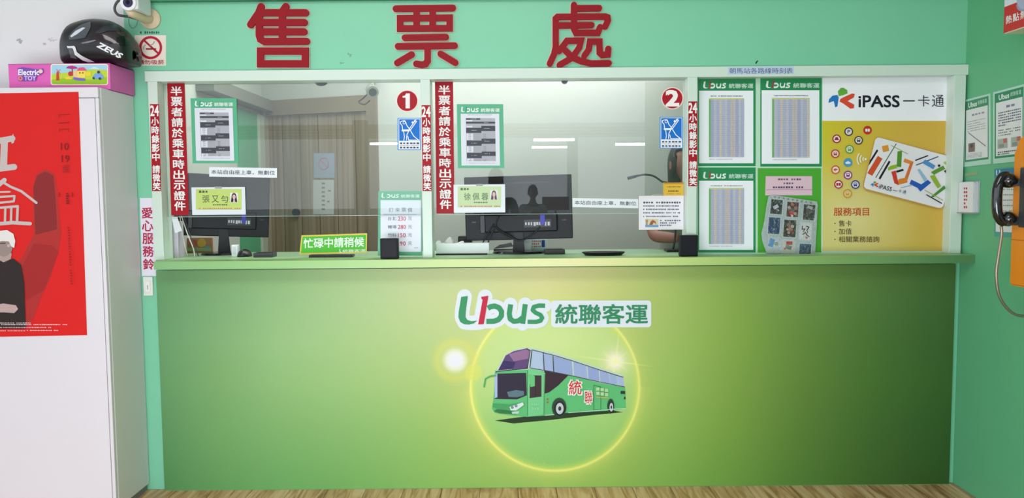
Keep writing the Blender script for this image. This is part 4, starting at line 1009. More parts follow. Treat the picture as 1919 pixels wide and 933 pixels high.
t = MB().box(a.x, b.x, .34, .42, ZW + .0005, a.z + .004, .006).build('router', m_black); tag(t, 'black box standing behind the white tray', 'device')
a = P(925, 462, .36); b = P(962, 474, .36)
t = empty('stapler', ((a.x + b.x) / 2, .36, ZW), 'black stapler lying left of the second monitor stand', 'stapler')
MB().box(a.x, b.x, .35, .375, ZW + .0005, ZW + .012, .003).build('base', m_black, t)
MB().prism([(a.x, .349, ZW + .014), (b.x, .349, ZW + .026), (b.x - .01, .349, ZW + .045), (a.x + .03, .349, ZW + .034)], (0, .027, 0)).build('arm', mat((28, 28, 34), .3), t)
a, b = P(977, 448, .34), P(995, 474, .34)
t = empty('white_carton', ((a.x + b.x) / 2, .34, ZW), 'plain white carton right behind the second monitor stand', 'carton')
MB().box(a.x, b.x, .34, .38, ZW + .0005, a.z, .001).build('body', m_white, t)
MB().box(a.x + .003, b.x - .003, .3395, .34, a.z - .02, a.z - .006).build('flap', mat((220, 222, 228), .5), t)
a, b = P(995, 448, .36), P(1025, 470, .36)
t = empty('desk_calendar', ((a.x + b.x) / 2, .36, ZW), 'small desk calendar with coloured rows under the right part of the second monitor', 'calendar')
MB().box(a.x, b.x, .36, .372, ZW + .0005, a.z, .001).build('card', mat((206, 220, 218), .5), t)
F = Flat(('y', .36))
for k in range(3): F.dots(997, 1014, 452 + k * 5, 3, (206, 90, 90), 5, k)
F.rect(1015, 450, 1021, 463, (40, 56, 150)); F.rect(996, 465, 1024, 469, (170, 206, 200)); F.build('print', t)
t = empty('coin_tray', (P(1131, 474, .02).x, .03, ZW), 'shallow black coin tray on the sill under the second window', 'tray')
c = P(1131, 474, .03)
bm = bmesh.new(); bmesh.ops.create_cone(bm, cap_ends=True, cap_tris=False, segments=36, radius1=.82, radius2=1, depth=1)
ob_ = MB().bm(bm, Matrix.Translation((c.x, .035, ZW + .009)) @ Matrix.Diagonal((.104, .042, .014, 1))).build('dish', m_black, t); shade_auto(ob_)
MB().tube([(c.x + .098 * math.cos(k * math.pi / 18), .035 + .039 * math.sin(k * math.pi / 18), ZW + .0165) for k in range(37)], .003, 6, False).build('rim', mat((44, 44, 48), .3), t, True)

# gooseneck microphone
t = empty('gooseneck_microphone', P(1245, 400, .25), 'black gooseneck microphone arching behind the second window glass', 'microphone')
WLOC[t.name] = Vector(t.location)
base = Vector((P(1262, 400, .25).x, .25, ZW))
t.location = base; WLOC[t.name] = base
MB().tube(curve_pts([base + Vector((0, 0, .012)), base + Vector((.01, 0, .12)), P(1256, 352, .25), P(1240, 340, .25), P(1225, 330, .25), P(1210, 327, .25), P(1196, 329, .25)], 8), .005, 10).build('neck', m_cab, t, True)
MB().tube([P(1196, 329, .25), P(1188, 331, .25), P(1176, 334, .25)], [.006, .008, .0085], 12).build('capsule', m_black, t, True)
MB().box(base.x - .04, base.x + .04, .21, .29, ZW + .0005, ZW + .013, .004).build('foot', m_black, t)

# notices on the office door
def doorpt(u, z): q = pA + uAB * u + nAB * .023; return Vector((q.x, q.y, z))
def door_u(px, py):   # intersection of the view ray with the door plane
    d = ray(px, py); n = nAB; p0 = pA + nAB * .022; k = (p0 - CAM).dot(n) / d.dot(n); return CAM + d * k
def door_slab(name, pts, m, t, lift=0.0): return MB().prism([door_u(*p) + nAB * (.001 + lift) for p in pts], -nAB * .001).build(name, m, t)
t = door_slab('door_notice', quad(588, 287, 627, 333), mat((150, 158, 176), .5), None); tag(t, 'bluish no smoking notice on the brown office door', 'notice')
rg = [(607 + 9 * math.cos(k * math.pi / 10), 307 + 11 * math.sin(k * math.pi / 10)) for k in range(21)]
MB().tube([door_u(*p) + nAB * .001 for p in rg], .0022, 6, False).tube([door_u(600, 300) + nAB * .001, door_u(614, 314) + nAB * .001], .0022, 6).build('red_ring', mat((196, 96, 116), .5), t)
MB().box(0, 0, 0, 0, 0, 0)
t = door_slab('door_paper', quad(587, 337, 626, 402), mat((190, 186, 186), .5), None); tag(t, 'white paper with a handwritten column on the brown door below the no smoking notice', 'paper')
mbq = MB()
for k in range(7): mbq.prism([door_u(*p) + nAB * .0012 for p in quad(603, 342 + k * 8, 609, 345.5 + k * 8)], -nAB * .0004)
mbq.prism([door_u(*p) + nAB * .0012 for p in quad(615, 356, 620, 359)], -nAB * .0004); mbq.prism([door_u(*p) + nAB * .0012 for p in quad(613, 376, 618, 379)], -nAB * .0004)
mbq.build('handwriting', mat((128, 124, 128), .6), t)

# security camera inside the office
c = P(698, 172, 1.15)
t = empty('security_camera', c, 'grey bullet security camera on the office wall above the brown door', 'security camera')
d = Vector((.25, -1, -.28)).normalized()
o = MB().tube([c - d * .09, c - d * .085, c + d * .01], [.026, .036, .038], 20).build('body', mat((150, 156, 146), .4), t); shade_auto(o)
MB().tube([c + d * .01, c + d * .02], [.036, .035], 20, True).build('lens_ring', mat((112, 120, 112), .4), t)
MB().tube([c + d * .02, c + d * .022], [.024, .024], 20, True).build('lens', mat((40, 46, 44), .2), t)
MB().tube([c - d * .05 + Vector((0, 0, .03)), c - d * .06 + Vector((-.02, .12, .10)), Vector((c.x - .02, YB + .06, c.z + .12))], .014, 10).build('bracket', mat((160, 166, 154), .5), t)
cable('cable', [c - d * .09, c + Vector((-.06, .02, -.035)), c + Vector((-.085, 0, -.06)), c + Vector((-.05, 0, -.075)), c + Vector((-.02, .02, -.05))], .004, m_cab, t)
# small fittings under the top rail
for px, w, lab in ((602, .05, 'low dark dome fitting under the top rail of the first window'), (1058, .028, 'tiny black sensor under the top rail of the second window')):
    c = P(px, 155, .06); bm = bmesh.new(); bmesh.ops.create_uvsphere(bm, u_segments=18, v_segments=10, radius=1)
    for v in bm.verts: v.co.z = min(v.co.z, 0.05)
    t = empty('sensor_dome', (c.x, .058, zt), lab, 'sensor')
    MB().bm(bm, Matrix.Translation((c.x, .058, zt - .0035)) @ Matrix.Diagonal((w / 2, .014, .011, 1))).build('dome', m_black_soft, t, True)
    MB().box(c.x - w * .52, c.x + w * .52, .042, .074, zt - .004, zt - .0002, .001).build('mount', mat((90, 98, 90), .5), t)
# ------------------------------------------------------------------ left: cabinet, poster, toy box, helmet, camera
YCAB = -0.31
xc = P(190, 300, YCAB).x; zc_ = P(120, 163, YCAB).z
t = empty('storage_cabinet', (xc - .55, -.16, 0), 'tall off-white metal cabinet against the left wall carrying the red poster', 'cabinet')
m_cab_w = mat((220, 215, 220), .38, noise=.02, nscale=4)
MB().box(xc - 1.1, xc, YCAB + .02, -0.003, 0.03, zc_, .004).build('carcass', m_cab_w, t)
MB().box(xc - 1.1, xc - .002, YCAB, YCAB + .0185, zc_ - .045, zc_ - .001, .003).build('top_rail', m_cab_w, t)
MB().box(xc - .016, xc - .001, YCAB, YCAB + .0185, 0.03, zc_ - .046, .003).build('corner_stile', m_cab_w, t)
MB().box(xc - .56, xc - .018, YCAB, YCAB + .0185, 0.06, zc_ - .047, .002).build('door', m_cab_w, t)
MB().box(xc - 1.1, xc - .562, YCAB, YCAB + .0185, 0.06, zc_ - .047, .002).build('door', m_cab_w, t)
MB().box(xc - 1.09, xc - .01, YCAB + .03, -.01, 0.0, .03).build('plinth', mat((120, 120, 120), .5), t)
t = slab('red_film_poster', [(-60, 176), (147, 172), (163, 628), (-60, 632)], ('y', YCAB - .0015), mat((214, 30, 28), .5, spec=0.2), t=.0008)
tag(t, 'red poster with grey brush characters taped on the cabinet door', 'poster')
F = Flat(('y', YCAB - .0015), T=lambda u, v: (u * .3323, 330 + v * .3323))
F.poly([(-120, 560), (120, 470), (190, 330), (186, 60), (205, -10), (255, -40), (310, -10), (320, 60), (345, 330), (330, 420), (280, 580), (230, 690), (190, 800), (150, 850), (-120, 830)], (172, 44, 40))
F.poly([(190, 380), (300, 390), (330, 430), (250, 640), (150, 700), (80, 600)], (160, 34, 34))
F.poly([(188, 60), (210, -5), (255, -25), (300, -5), (312, 120), (322, 300), (200, 330)], (136, 36, 36))
g = (196, 182, 178)
# brush characters (top one half outside the frame)
F.stroke([(-90, -180), (-20, -196), (70, -212)], 34, g); F.stroke([(25, -190), (20, -60)], 40, g); F.stroke([(-160, -20), (-20, -40), (80, -52)], 34, g); F.poly([(60, -214), (75, -240), (80, -190), (66, -182)], g)
F.stroke([(10, 30), (60, 60), (120, 85), (205, 150)], 14, g); F.stroke([(-20, 60), (25, 22)], 26, g); F.stroke([(-20, 90), (55, 88)], 10, g); F.stroke([(-10, 118), (82, 112), (78, 142), (0, 150)], 12, g)
F.stroke([(5, 178), (100, 170), (96, 260)], 14, g); F.stroke([(30, 185), (28, 262)], 13, g); F.stroke([(64, 182), (62, 262)], 13, g); F.stroke([(-40, 272), (70, 262), (170, 268)], 20, g)
# generic figure seen from the side: white cap, dark coat
F.poly([(-60, 450), (20, 475), (75, 465), (118, 500), (135, 600), (145, 860), (-80, 860), (-80, 470)], (44, 34, 32))
F.poly([(-30, 420), (45, 400), (66, 440), (60, 468), (20, 486), (-10, 470)], (176, 150, 144)); F.disc(22, 390, 50, (150, 132, 126), ry=64, n=22)
F.poly([(-30, 380), (-28, 335), (0, 308), (40, 304), (75, 325), (86, 365), (80, 405), (62, 395), (50, 368), (10, 366)], (226, 220, 216)); F.stroke([(-20, 380), (30, 378)], 5, (60, 50, 48)); F.disc(48, 392, 9, (196, 168, 160), n=10)
F.poly([(-60, 730), (20, 718), (90, 728), (102, 750), (80, 772), (20, 768), (-60, 770)], (188, 160, 156))
for k, (a, b, y) in enumerate(((-40, 175, 828), (-40, 380, 837), (-40, 290, 853), (-40, 145, 872), (150, 330, 870))): F.dots(a, b, y, 5, (226, 206, 204), int((b - a) / 9), k)
dk = (120, 24, 24)
F.T = lambda u, v: (u / 3.887, 160 + v / 3.887)
F.text('10', 442, 418, 500, 470, dk); F.text('19', 448, 508, 504, 560, dk)
F.stroke([(430, 235), (425, 215), (510, 210)], 3, dk, False); F.stroke([(425, 275), (505, 268)], 4, dk, False); F.stroke([(432, 340), (430, 320), (498, 318), (498, 338)], 3, dk, False)
for k, v in enumerate((585, 600, 615, 630)): F.dots(456, 505, v, 9, (150, 34, 34), 3, k)
for k in range(5): F.dots(478, 506, 790 + k * 17, 12, dk, 1, k)
for k in range(3): F.dots(520, 536, 785 + k * 12, 8, dk, 1, k); F.dots(425, 440, 785 + k * 12, 8, dk, 1, k)
F.T = lambda u, v: (u / 3.5875, 400 + v / 3.5875)
for k in range(22): F.dots(452 + k, 470 + k, 95 + k * 18, 8, (140, 28, 28), 1, k + (k % 3) * 7)
F.build('print', t)

# toy box on the cabinet
zb = zc_ + .0008; YT = -.225
a, b = P(17, 160, YT), P(205, 118, YT)
m_pink = mat((222, 92, 178), .35)
t = empty('pink_toy_box', ((a.x + b.x) / 2, -.115, zb), 'flat pink toy carton with a cartoon picture lying on the cabinet', 'box')
o = MB().box(a.x, b.x, YT, -.006, zb, b.z, .002).build('carton', m_pink, t)
MB().box(a.x + .001, b.x - .001, YT - .0006, YT - .0001, b.z - .006, b.z - .001).build('lid_seam', mat((196, 90, 160), .4), t)
F = Flat(('y', YT), .0008, T=lambda u, v: (10 + u / 7.676, 100 + v / 7.676))
F.rrect(652, 152, 1478, 456, 34, (242, 226, 200)); F.rrect(664, 166, 1466, 444, 28, (160, 206, 226))
F.poly([(664, 300), (800, 286), (1000, 260), (1250, 232), (1466, 240), (1466, 430), (1440, 444), (690, 444), (664, 420)], (190, 206, 60)); F.poly([(1200, 222), (1280, 190), (1360, 222)], (206, 226, 236))
F.poly([(664, 380), (900, 350), (1240, 380), (1466, 340), (1466, 430), (1440, 444), (690, 444), (664, 420)], (150, 190, 44))
F.poly([(728, 390), (738, 260), (768, 260), (780, 390)], (196, 70, 50)); F.stroke([(735, 228), (790, 290)], 9, (206, 90, 80)); F.stroke([(790, 232), (736, 288)], 9, (206, 90, 80))
F.poly([(870, 212), (900, 186), (960, 176), (1020, 192), (1046, 216), (960, 226)], (186, 40, 130)); F.rect(956, 220, 972, 320, (150, 90, 60)); F.disc(936, 292, 34, (196, 50, 60))
F.poly([(980, 250), (1040, 236), (1040, 350), (980, 350)], (236, 190, 150)); F.poly([(1030, 250), (1150, 250), (1150, 352), (1040, 352)], (240, 214, 90)); F.poly([(1024, 252), (1060, 204), (1130, 200), (1176, 246)], (222, 80, 120)); F.poly([(1150, 270), (1230, 260), (1230, 320), (1160, 330)], (232, 206, 60))
F.rect(1062, 270, 1082, 290, (120, 80, 60)); F.rect(1104, 270, 1124, 290, (120, 80, 60)); F.poly([(980, 340), (1060, 352), (1150, 364), (1150, 394), (1050, 392), (980, 376)], (120, 100, 190)); F.poly([(850, 344), (900, 336), (960, 350), (960, 372), (870, 372)], (236, 206, 60))
F.poly([(1252, 340), (1290, 290), (1360, 284), (1410, 318), (1416, 352), (1380, 368), (1280, 366)], (120, 160, 214)); F.disc(1340, 270, 22, (60, 60, 90), n=12); F.disc(1360, 362, 20, (60, 60, 80), n=12); F.disc(1270, 356, 18, (60, 60, 80), n=12)
F.poly([(172, 215), (250, 200), (480, 232), (540, 215), (552, 270), (520, 300), (455, 320), (440, 395), (270, 400), (190, 395), (175, 345), (200, 320)], (120, 80, 170))
F.text('Electric', 188, 232, 484, 312, (246, 240, 246), .03); F.text('TOY', 272, 324, 440, 388, (226, 190, 236), .03)
F.disc(508, 258, 30, (236, 200, 190)); F.disc(216, 358, 32, (232, 150, 140)); F.disc(216, 358, 18, (206, 70, 90))
F.build('front_print', t)
xs = b.x
F = Flat(('x', b.x), .0008)
F.poly([(218, 128), (226, 131), (243, 139), (246, 145), (243, 163), (222, 160), (218, 150)], (226, 206, 226))
F.poly([(221, 132), (243, 141), (241, 160), (223, 157)], (110, 74, 160)); 
F.T = lambda u, v: (u, v + .28 * (u - 221)); F.text('Electric', 222, 133, 243, 140, (240, 232, 240), .03); F.text('TOY', 225, 144, 241, 152, (226, 190, 236), .03)
F.build('side_print', t)
zbt = b.z

# helmet: lofted full-face shell, front pointing left
hx0, hx1 = P(122, 90, -.14).x, P(252, 90, -.14).x
hl = hx1 - hx0; zb_h = zbt + .001
tab = [(0.0, .10, .50, .36), (.02, .03, .62, .56), (.07, 0, .76, .74), (.15, 0, .89, .87), (.28, 0, .96, .96), (.42, 0, 1.0, 1.0), (.56, 0, 1.0, 1.0), (.70, 0, .96, .98), (.82, 0, .84, .92), (.91, 0, .68, .82), (.965, .0, .55, .68), (.99, .03, .44, .48), (1.0, .10, .34, .26)]
HH = P(190, 37, -.14).z - zb_h; HW = .115
vv, ff = [], []
seg = 44; secs = []
pts4 = curve_pts([Vector((a, b_, c_)) for a, b_, c_, d_ in tab], 4); ws = curve_pts([Vector((a, d_, 0)) for a, b_, c_, d_ in tab], 4)
yh = -.13
for k, (p, w) in enumerate(zip(pts4, ws)):
    u, z0, z1 = p; hw = w.y * HW
    for j in range(seg):
        a = 2 * math.pi * j / seg; cs, sn = math.cos(a), math.sin(a)
        cy_ = math.copysign(abs(cs) ** .8, cs) * hw; zz = math.copysign(abs(sn) ** (.8 if sn > 0 else .4), sn)
        vv.append(Vector((hx0 + u * hl, yh - cy_, zb_h + HH * ((z0 + z1) / 2 + zz * (z1 - z0) / 2))))
n = len(pts4)
for k in range(n - 1):
    for j in range(seg): ff.append((k * seg + j, k * seg + (j + 1) % seg, (k + 1) * seg + (j + 1) % seg, (k + 1) * seg + j))
ff.append(tuple(range(seg))); ff.append(tuple(reversed(range((n - 1) * seg, n * seg))))
t = empty('motorcycle_helmet', (hx0 + hl / 2, yh, zb_h), 'black full-face helmet with white lettering on top of the pink box', 'helmet')
shell = mk('shell', vv, ff, mat((18, 17, 20), .38, coat=.15), t, True)
bvh = BVHTree.FromPolygons([tuple(v) for v in vv], ff)
def drape(px, py, off=.0015):
    d = ray(px, py).normalized(); h = bvh.ray_cast(CAM, d)
    if h[0] is None: return P(px, py, yh - .02)
    return h[0] - d * off
class Drape(Flat):
    def pt(s, u, v): return drape(*s.T(u, v), s.off)
def dense(pts, k=6):
    out = []
    for i in range(len(pts)):
        a, b_ = pts[i], pts[(i + 1) % len(pts)]
        for q in range(k): out.append((a[0] + (b_[0] - a[0]) * q / k, a[1] + (b_[1] - a[1]) * q / k))
    return out
TH = lambda u, v: (u / 3.8875, v / 3.8875)
def patch(name, rows, m, off=.002):
    """draped ruled patch between two polylines in crop coordinates"""
    A, B = rows; n1 = 14; n2 = 8; vv_, ff_ = [], []
    def along(L, t_):
        k = t_ * (len(L) - 1); i_ = min(int(k), len(L) - 2); f_ = k - i_; return (L[i_][0] * (1 - f_) + L[i_ + 1][0] * f_, L[i_][1] * (1 - f_) + L[i_ + 1][1] * f_)
    for i_ in range(n1 + 1):
        p, q = along(A, i_ / n1), along(B, i_ / n1)
        for j in range(n2 + 1):
            s_2 = j / n2; vv_.append(drape(*TH(p[0] + (q[0] - p[0]) * s_2, p[1] + (q[1] - p[1]) * s_2), off))
    for i_ in range(n1):
        for j in range(n2): a_ = i_ * (n2 + 1) + j; ff_.append((a_, a_ + 1, a_ + n2 + 2, a_ + n2 + 1))
    return mk(name, vv_, ff_, m, t, True)
patch('visor', ([(500, 262), (540, 215), (590, 178), (660, 155)], [(505, 290), (560, 285), (620, 275), (660, 200)]), mat((70, 78, 86), .08, coat=1), .003)
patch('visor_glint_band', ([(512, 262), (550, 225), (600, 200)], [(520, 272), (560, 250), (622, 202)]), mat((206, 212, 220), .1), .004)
patch('side_panel', ([(700, 240), (800, 215), (900, 235)], [(560, 330), (760, 330), (920, 300)]), mat((40, 30, 38), .12, coat=.6), .002)
patch('top_vent', ([(690, 240), (760, 190), (850, 180)], [(720, 245), (790, 225), (870, 225)]), mat((46, 52, 58), .25), .005)
patch('chin_panel', ([(495, 345), (520, 340)], [(515, 420), (560, 430)]), mat((84, 84, 90), .3), .003)
patch('white_stripe', ([(486, 336), (545, 334), (560, 380), (600, 410), (690, 452)], [(492, 350), (530, 350), (545, 400), (600, 440), (640, 454)]), mat((222, 222, 226), .3), .004)
patch('pivot_cover', ([(850, 270), (900, 262), (950, 290)], [(850, 320), (900, 330), (950, 330)]), mat((12, 12, 14), .1), .004)
patch('side_slot', ([(590, 312), (640, 300), (690, 290)], [(600, 318), (640, 314), (700, 296)]), mat((120, 124, 130), .3), .005)
F = Drape(('y', 0), .0035, T=lambda u, v: TH(722 + u * math.cos(R(27)) - v * math.sin(R(27)), 305 + u * math.sin(R(27)) + v * math.cos(R(27))))
F.text('ZEUS', 0, 0, 188, 40, (236, 236, 240), .045, slant=.25, res=1)
F.build('lettering', t)

# security camera outside at top left
t = empty('wall_camera', P(283, 36, 0), 'white security camera on a beige round wall mount at the upper left corner', 'security camera')
cM = P(283, 36, 0); m_beige = mat((214, 192, 160), .5)
o = MB().tube([(cM.x, -.0005, cM.z), (cM.x, -.010, cM.z), (cM.x, -.016, cM.z)], [.046, .046, .038], 28).build('mount_disc', m_beige, t); shade_auto(o)
yc_ = -.17
cB = P(237, 12, yc_); e1 = P(245, 24, yc_ + .02)
o = MB().tube(curve_pts([(cM.x, -.012, cM.z), P(272, 36, -.05), P(258, 30, -.11), e1, P(240, 17, yc_ + .03)], 5), [.020] * 6 + [.018] * 10 + [.015] * 5, 16).build('arm', m_beige, t, True)
a, b = P(225, -14, yc_), P(259, 18, yc_)
MB().box(a.x, b.x, yc_, yc_ + .13, b.z, a.z, .010).build('housing', mat((228, 224, 230), .35), t)
cl = P(241, 5, yc_)
MB().tube([(cl.x, yc_ + .001, cl.z), (cl.x, yc_ - .006, cl.z)], [.036, .034], 28).build('front_ring', mat((236, 234, 240), .3), t)
MB().tube([(cl.x, yc_ - .006, cl.z), (cl.x, yc_ - .008, cl.z)], [.022, .021], 24).build('lens', mat((52, 44, 86), .1, coat=1), t)
MB().tube([(cl.x, yc_ - .008, cl.z), (cl.x, yc_ - .009, cl.z)], [.009, .008], 16).build('iris', mat((16, 14, 26), .05), t)
cable('cable', [P(228, -4, yc_ + .1), P(218, 6, yc_ + .1), P(215, 18, yc_ + .1), P(222, 28, yc_ + .1), P(240, 31, yc_ + .1), P(262, 37, -.03), P(276, 40, -.02)], .006, mat((64, 66, 70), .4), t)
cable('cable', [P(241, 30, -.08), P(242, 45, -.06), P(248, 53, -.04), P(255, 48, -.03), P(258, 38, -.03)], .002, mat((110, 150, 140), .4), t)

# ------------------------------------------------------------------ right wall
def right_notice(q, header, label, kind):
    t = empty('wall_notice', PX(q[2][0], q[2][1], X_R), label, 'notice', 'framed notices on the right wall')
    MB().prism([PX(*p, X_R - .004) for p in q], (.0035, 0, 0)).build('holder', mat((176, 220, 200), .3), t)
    (x0, y0), (x1, y1), (x2, y2), (x3, y3) = q
    T = lambda u, v: (x0 + (x1 - x0) * u, (y0 + (y1 - y0) * u) * (1 - v) + (y3 + (y2 - y3) * u) * v)
    F = Flat(('x', X_R - .004), .0004, T=T)
    F.rect(.05, .03, .95, .93, header); F.rect(.09, .16, .92, .90, (224, 228, 228))
    F.text('Ubus', .18, .06, .50, .13, (226, 240, 232), .03); F.text('統聯客運', .54, .06, .88, .12, (190, 226, 210), .01)
    if kind == 0:
        F.dots(.3, .8, .25, .03, (150, 150, 160), 4, 1)
        for k in range(5): F.dots(.14, .84 - .2 * (k == 1), .34 + k * .035, .012, (150, 154, 156), 12, k)
        F.stroke([(.18, .5), (.84, .74)], .012, (120, 120, 118), False, False); F.up()
        F.rect(.18, .66, .42, .79, (130, 110, 100)); F.disc(.3, .7, .06, (90, 80, 76), ry=.03, n=10)
        for k in range(4): F.dots(.14, .7, .815 + k * .02, .008, (160, 160, 164), 12, k + 9)
    else:
        F.dots(.4, .7, .24, .035, (130, 130, 160), 2, 1)
        for k in range(6): F.dots(.16, .88 - .5 * (k == 5), .31 + k * .035, .018, (84, 88, 110), 12, k)
        for k in range(3): F.dots(.16, .86 - .3 * (k == 2), .55 + k * .035, .014, (96, 100, 100), 12, k + 7)
        for o_ in (.14, .56): F.rect(o_, .67, o_ + .3, .80, (166, 180, 170)); F.rect(o_ + .18, .67, o_ + .29, .73, (190, 110, 96)); F.rect(o_ + .04, .74, o_ + .2, .79, (136, 150, 140))
        for k in range(2): F.dots(.14, .9 - .4 * k, .85 + k * .028, .016, (70, 76, 84), 12, k + 20)
    F.build('print', t); return t
right_notice([(1806, 188), (1855, 175), (1856, 307), (1806, 313)], (74, 146, 110), 'framed notice nearest the corner on the right wall, with a diagonal line drawing', 0)
right_notice([(1861, 173), (1921, 157), (1921, 301), (1861, 307)], (54, 140, 100), 'framed notice above the telephone handset on the right wall, with two small pictures', 1)
t = empty('blue_headed_notice', PX(1880, 445, X_R), 'blue headed notice half hidden behind the telephone handset', 'notice')
q = [(1863, 316), (1912, 311), (1912, 446), (1863, 443)]
MB().prism([PX(*p, X_R - .002) for p in q], (.0015, 0, 0)).build('sheet', mat((70, 160, 150), .4), t)
F = Flat(('x', X_R - .002), .0004); F.poly([(1866, 335), (1909, 331), (1909, 436), (1866, 434)], (222, 228, 230)); F.poly([(1864, 318), (1911, 314), (1911, 330), (1864, 333)], (50, 130, 170)); F.text('U', 1867, 319, 1874, 330, (220, 234, 240), .03)
for k in range(8): F.dots(1869, 1905, 345 + k * 10, 2.5, (150, 154, 160), 10, k)
F.build('print', t)
# brochure rack near the corner
xb0 = 2.055
t = empty('leaflet_box', (xb0 + .017, -.085, PX(1810, 402, xb0).z), 'small clear wall box full of white leaflets beside the corner', 'leaflet holder')
zl0, zl1 = PX(1810, 400, xb0).z, PX(1810, 341, xb0).z
MB().box(xb0, X_R - .001, -.142, -.025, zl0, zl0 + .004).build('tray', mat((150, 160, 156), .3), t)
MB().box(X_R - .004, X_R - .001, -.142, -.025, zl0 + .004, zl1 + .004).build('back_plate', mat((180, 200, 190), .3), t)
for k in range(5):
    x_ = xb0 + .004 + k * .0055
    MB().box(x_, x_ + .004, -.138 - .001 * (k % 2), -.030, zl0 + .0045, zl1 - .004 * (k % 3), .0006).build('leaflet', mat((232 - 3 * k, 232 - 3 * k, 234), .5), t)
F = Flat(('x', xb0 + .004), .0005)
for k in range(6): F.dots(1806, 1813, 353 + k * 7, 4.5, (176, 40, 70), 2, k)
F.build('lettering', t)
o = MB().prism([PX(*p, X_R - .002) for p in [(1809, 325), (1832, 322), (1832, 327), (1809, 330)]], (.0015, 0, 0)).build('tape_strip', mat((150, 170, 120), .5)); tag(o, 'short strip of old tape on the wall above the leaflet box', 'tape')

# red light-box sign, top right
xs0 = 1.975
t = empty('light_box_sign', (2.03, -.62, PX(1882, 65, xs0).z), 'red and white box sign cut off at the upper right of the photo', 'sign')
ys0 = PX(1882, 40, xs0).y; zs0 = PX(1882, 64, xs0).z
MB().box(xs0, X_R - .02, ys0 - .45, ys0, zs0, zs0 + .32, .004).build('case', mat((226, 214, 190), .4), t)
MB().box(X_R - .02, X_R, ys0 - .36, ys0 - .09, zs0 + .06, zs0 + .26).build('wall_bracket', mat((150, 150, 146), .4), t)
zq = PX(1882, 14, xs0).z
MB().box(xs0 - .003, xs0, ys0 - .448, ys0 - .002, zs0 + .004, zq).build('red_panel', mat((204, 30, 34), .3), t)
MB().box(xs0 - .003, xs0, ys0 - .448, ys0 - .002, zq, zs0 + .318).build('white_panel', mat((222, 228, 234), .3), t)
F = Flat(('x', xs0 - .003), .0005)
F.poly([(1904, 10), (1908, 8), (1940, -10), (1940, 20), (1914, 22), (1907, 18)], (150, 156, 186)); F.disc(1921, 2, 16, (176, 178, 206), n=20)
F.T = lambda u, v: (u, v - .33 * (u - 1884)); F.text('熱', 1885, 31, 1896, 46, (240, 232, 228), .02); F.text('點', 1898, 31, 1910, 46, (240, 232, 228), .02); F.text('無', 1912, 31, 1924, 46, (240, 232, 228), .02)
F.build('lettering', t)

# public telephone on the right wall
xf = 1.97; yf = PX(1895, 400, xf).y
zt_ = PX(1905, 246, xf).z; zb_ = PX(1900, 536, xf).z
t = empty('public_telephone', (2.03, yf - .15, zb_), 'orange wall telephone with a black handset at the right edge', 'telephone')
m_or = mat((236, 138, 10), .32, coat=.3)
prof = [(yf, zb_ + .008), (yf, zt_ - .085), (yf - .03, zt_ - .03), (yf - .075, zt_), (yf - .25, zt_), (yf - .30, zt_ - .07), (yf - .30, zb_ + .008), (yf - .292, zb_), (yf - .008, zb_)]
bm = bmesh.new(); vs1 = [bm.verts.new((xf, y, z)) for y, z in prof]; f0 = bm.faces.new(vs1)
ex = bmesh.ops.extrude_face_region(bm, geom=[f0]); bmesh.ops.translate(bm, vec=(X_R - .002 - xf, 0, 0), verts=[v for v in ex['geom'] if isinstance(v, bmesh.types.BMVert)])
bmesh.ops.bevel(bm, geom=[e for e in bm.edges if all(abs(v.co.x - xf) < 1e-5 for v in e.verts)], offset=.008, segments=3, affect='EDGES')
bmesh.ops.recalc_face_normals(bm, faces=bm.faces)
o = MB().bm(bm).build('body', m_or, t); shade_auto(o)
zs_ = PX(1900, 449, xf).z
MB().box(xf - .0008, xf + .002, yf - .296, yf - .001, zs_ - .001, zs_ + .001).build('seam', mat((150, 84, 8), .5), t)
MB().box(xf - .012, xf, yf - .30 + .03, yf - .06, zs_ + .05, zs_ + .28, .004).build('keypad_panel', mat((60, 62, 66), .4), t)
for r_ in range(4):
    for c_ in range(3):
        y_ = yf - .12 - c_ * .035; z_ = zs_ + .22 - r_ * .032
        MB().box(xf - .016, xf - .012, y_ - .012, y_ + .012, z_ - .010, z_ + .010, .002).build('key', mat((206, 206, 206), .4), t)
hy = yf - .035
zh1, zh0 = PX(1880, 340, 1.90).z, PX(1880, 412, 1.90).z
def hook(z, h, dx=.075): return MB().box(xf - dx, xf + .001, hy - .022, hy + .018, z - h / 2, z + h / 2, .004)
hook(zh1 - .005, .026, .05).build('upper_cradle', mat((120, 124, 128), .3, metal=.6), t)
hook(zh0 - .005, .034, .05).build('lower_cradle', mat((60, 64, 66), .4), t)
xh = PX(1883, 340, 1.9); 
hx = 1.905
def HP(px, py, y=hy): return P(px, py, y)
hs = MB()
hs.tube(curve_pts([HP(1888, 328), HP(1877, 332), HP(1870, 350), HP(1868, 374), HP(1869, 398), HP(1875, 412), HP(1882, 417)], 6), [.017, .0175] + [.018] * 8 + [.019] * 18 + [.018] * 9, 18)
o = hs.build('handset', mat((16, 15, 18), .12, coat=.8), t, True)
for (p1, p2, r1) in ((HP(1882, 337), HP(1901, 340), .030), (HP(1882, 410), HP(1899, 410), .030)):
    q = MB().tube([p1 + (p1 - p2) * .25, p1, p1 + (p2 - p1) * .5, p2], [.010, r1 * .92, r1, r1 * .78], 22).build('ear_cap' if p1.z > 1.36 else 'mouth_cap', mat((16, 15, 18), .12, coat=.8), o, True)
cable('cord', [HP(1876, 424), HP(1877, 440), HP(1871, 480), HP(1867, 515), HP(1873, 555), HP(1893, 583), HP(1918, 592), HP(1945, 580, hy - .02), Vector((xf - .01, hy - .16, zb_ + .06))], .0055, mat((150, 142, 128), .3, metal=.7), t, 10)

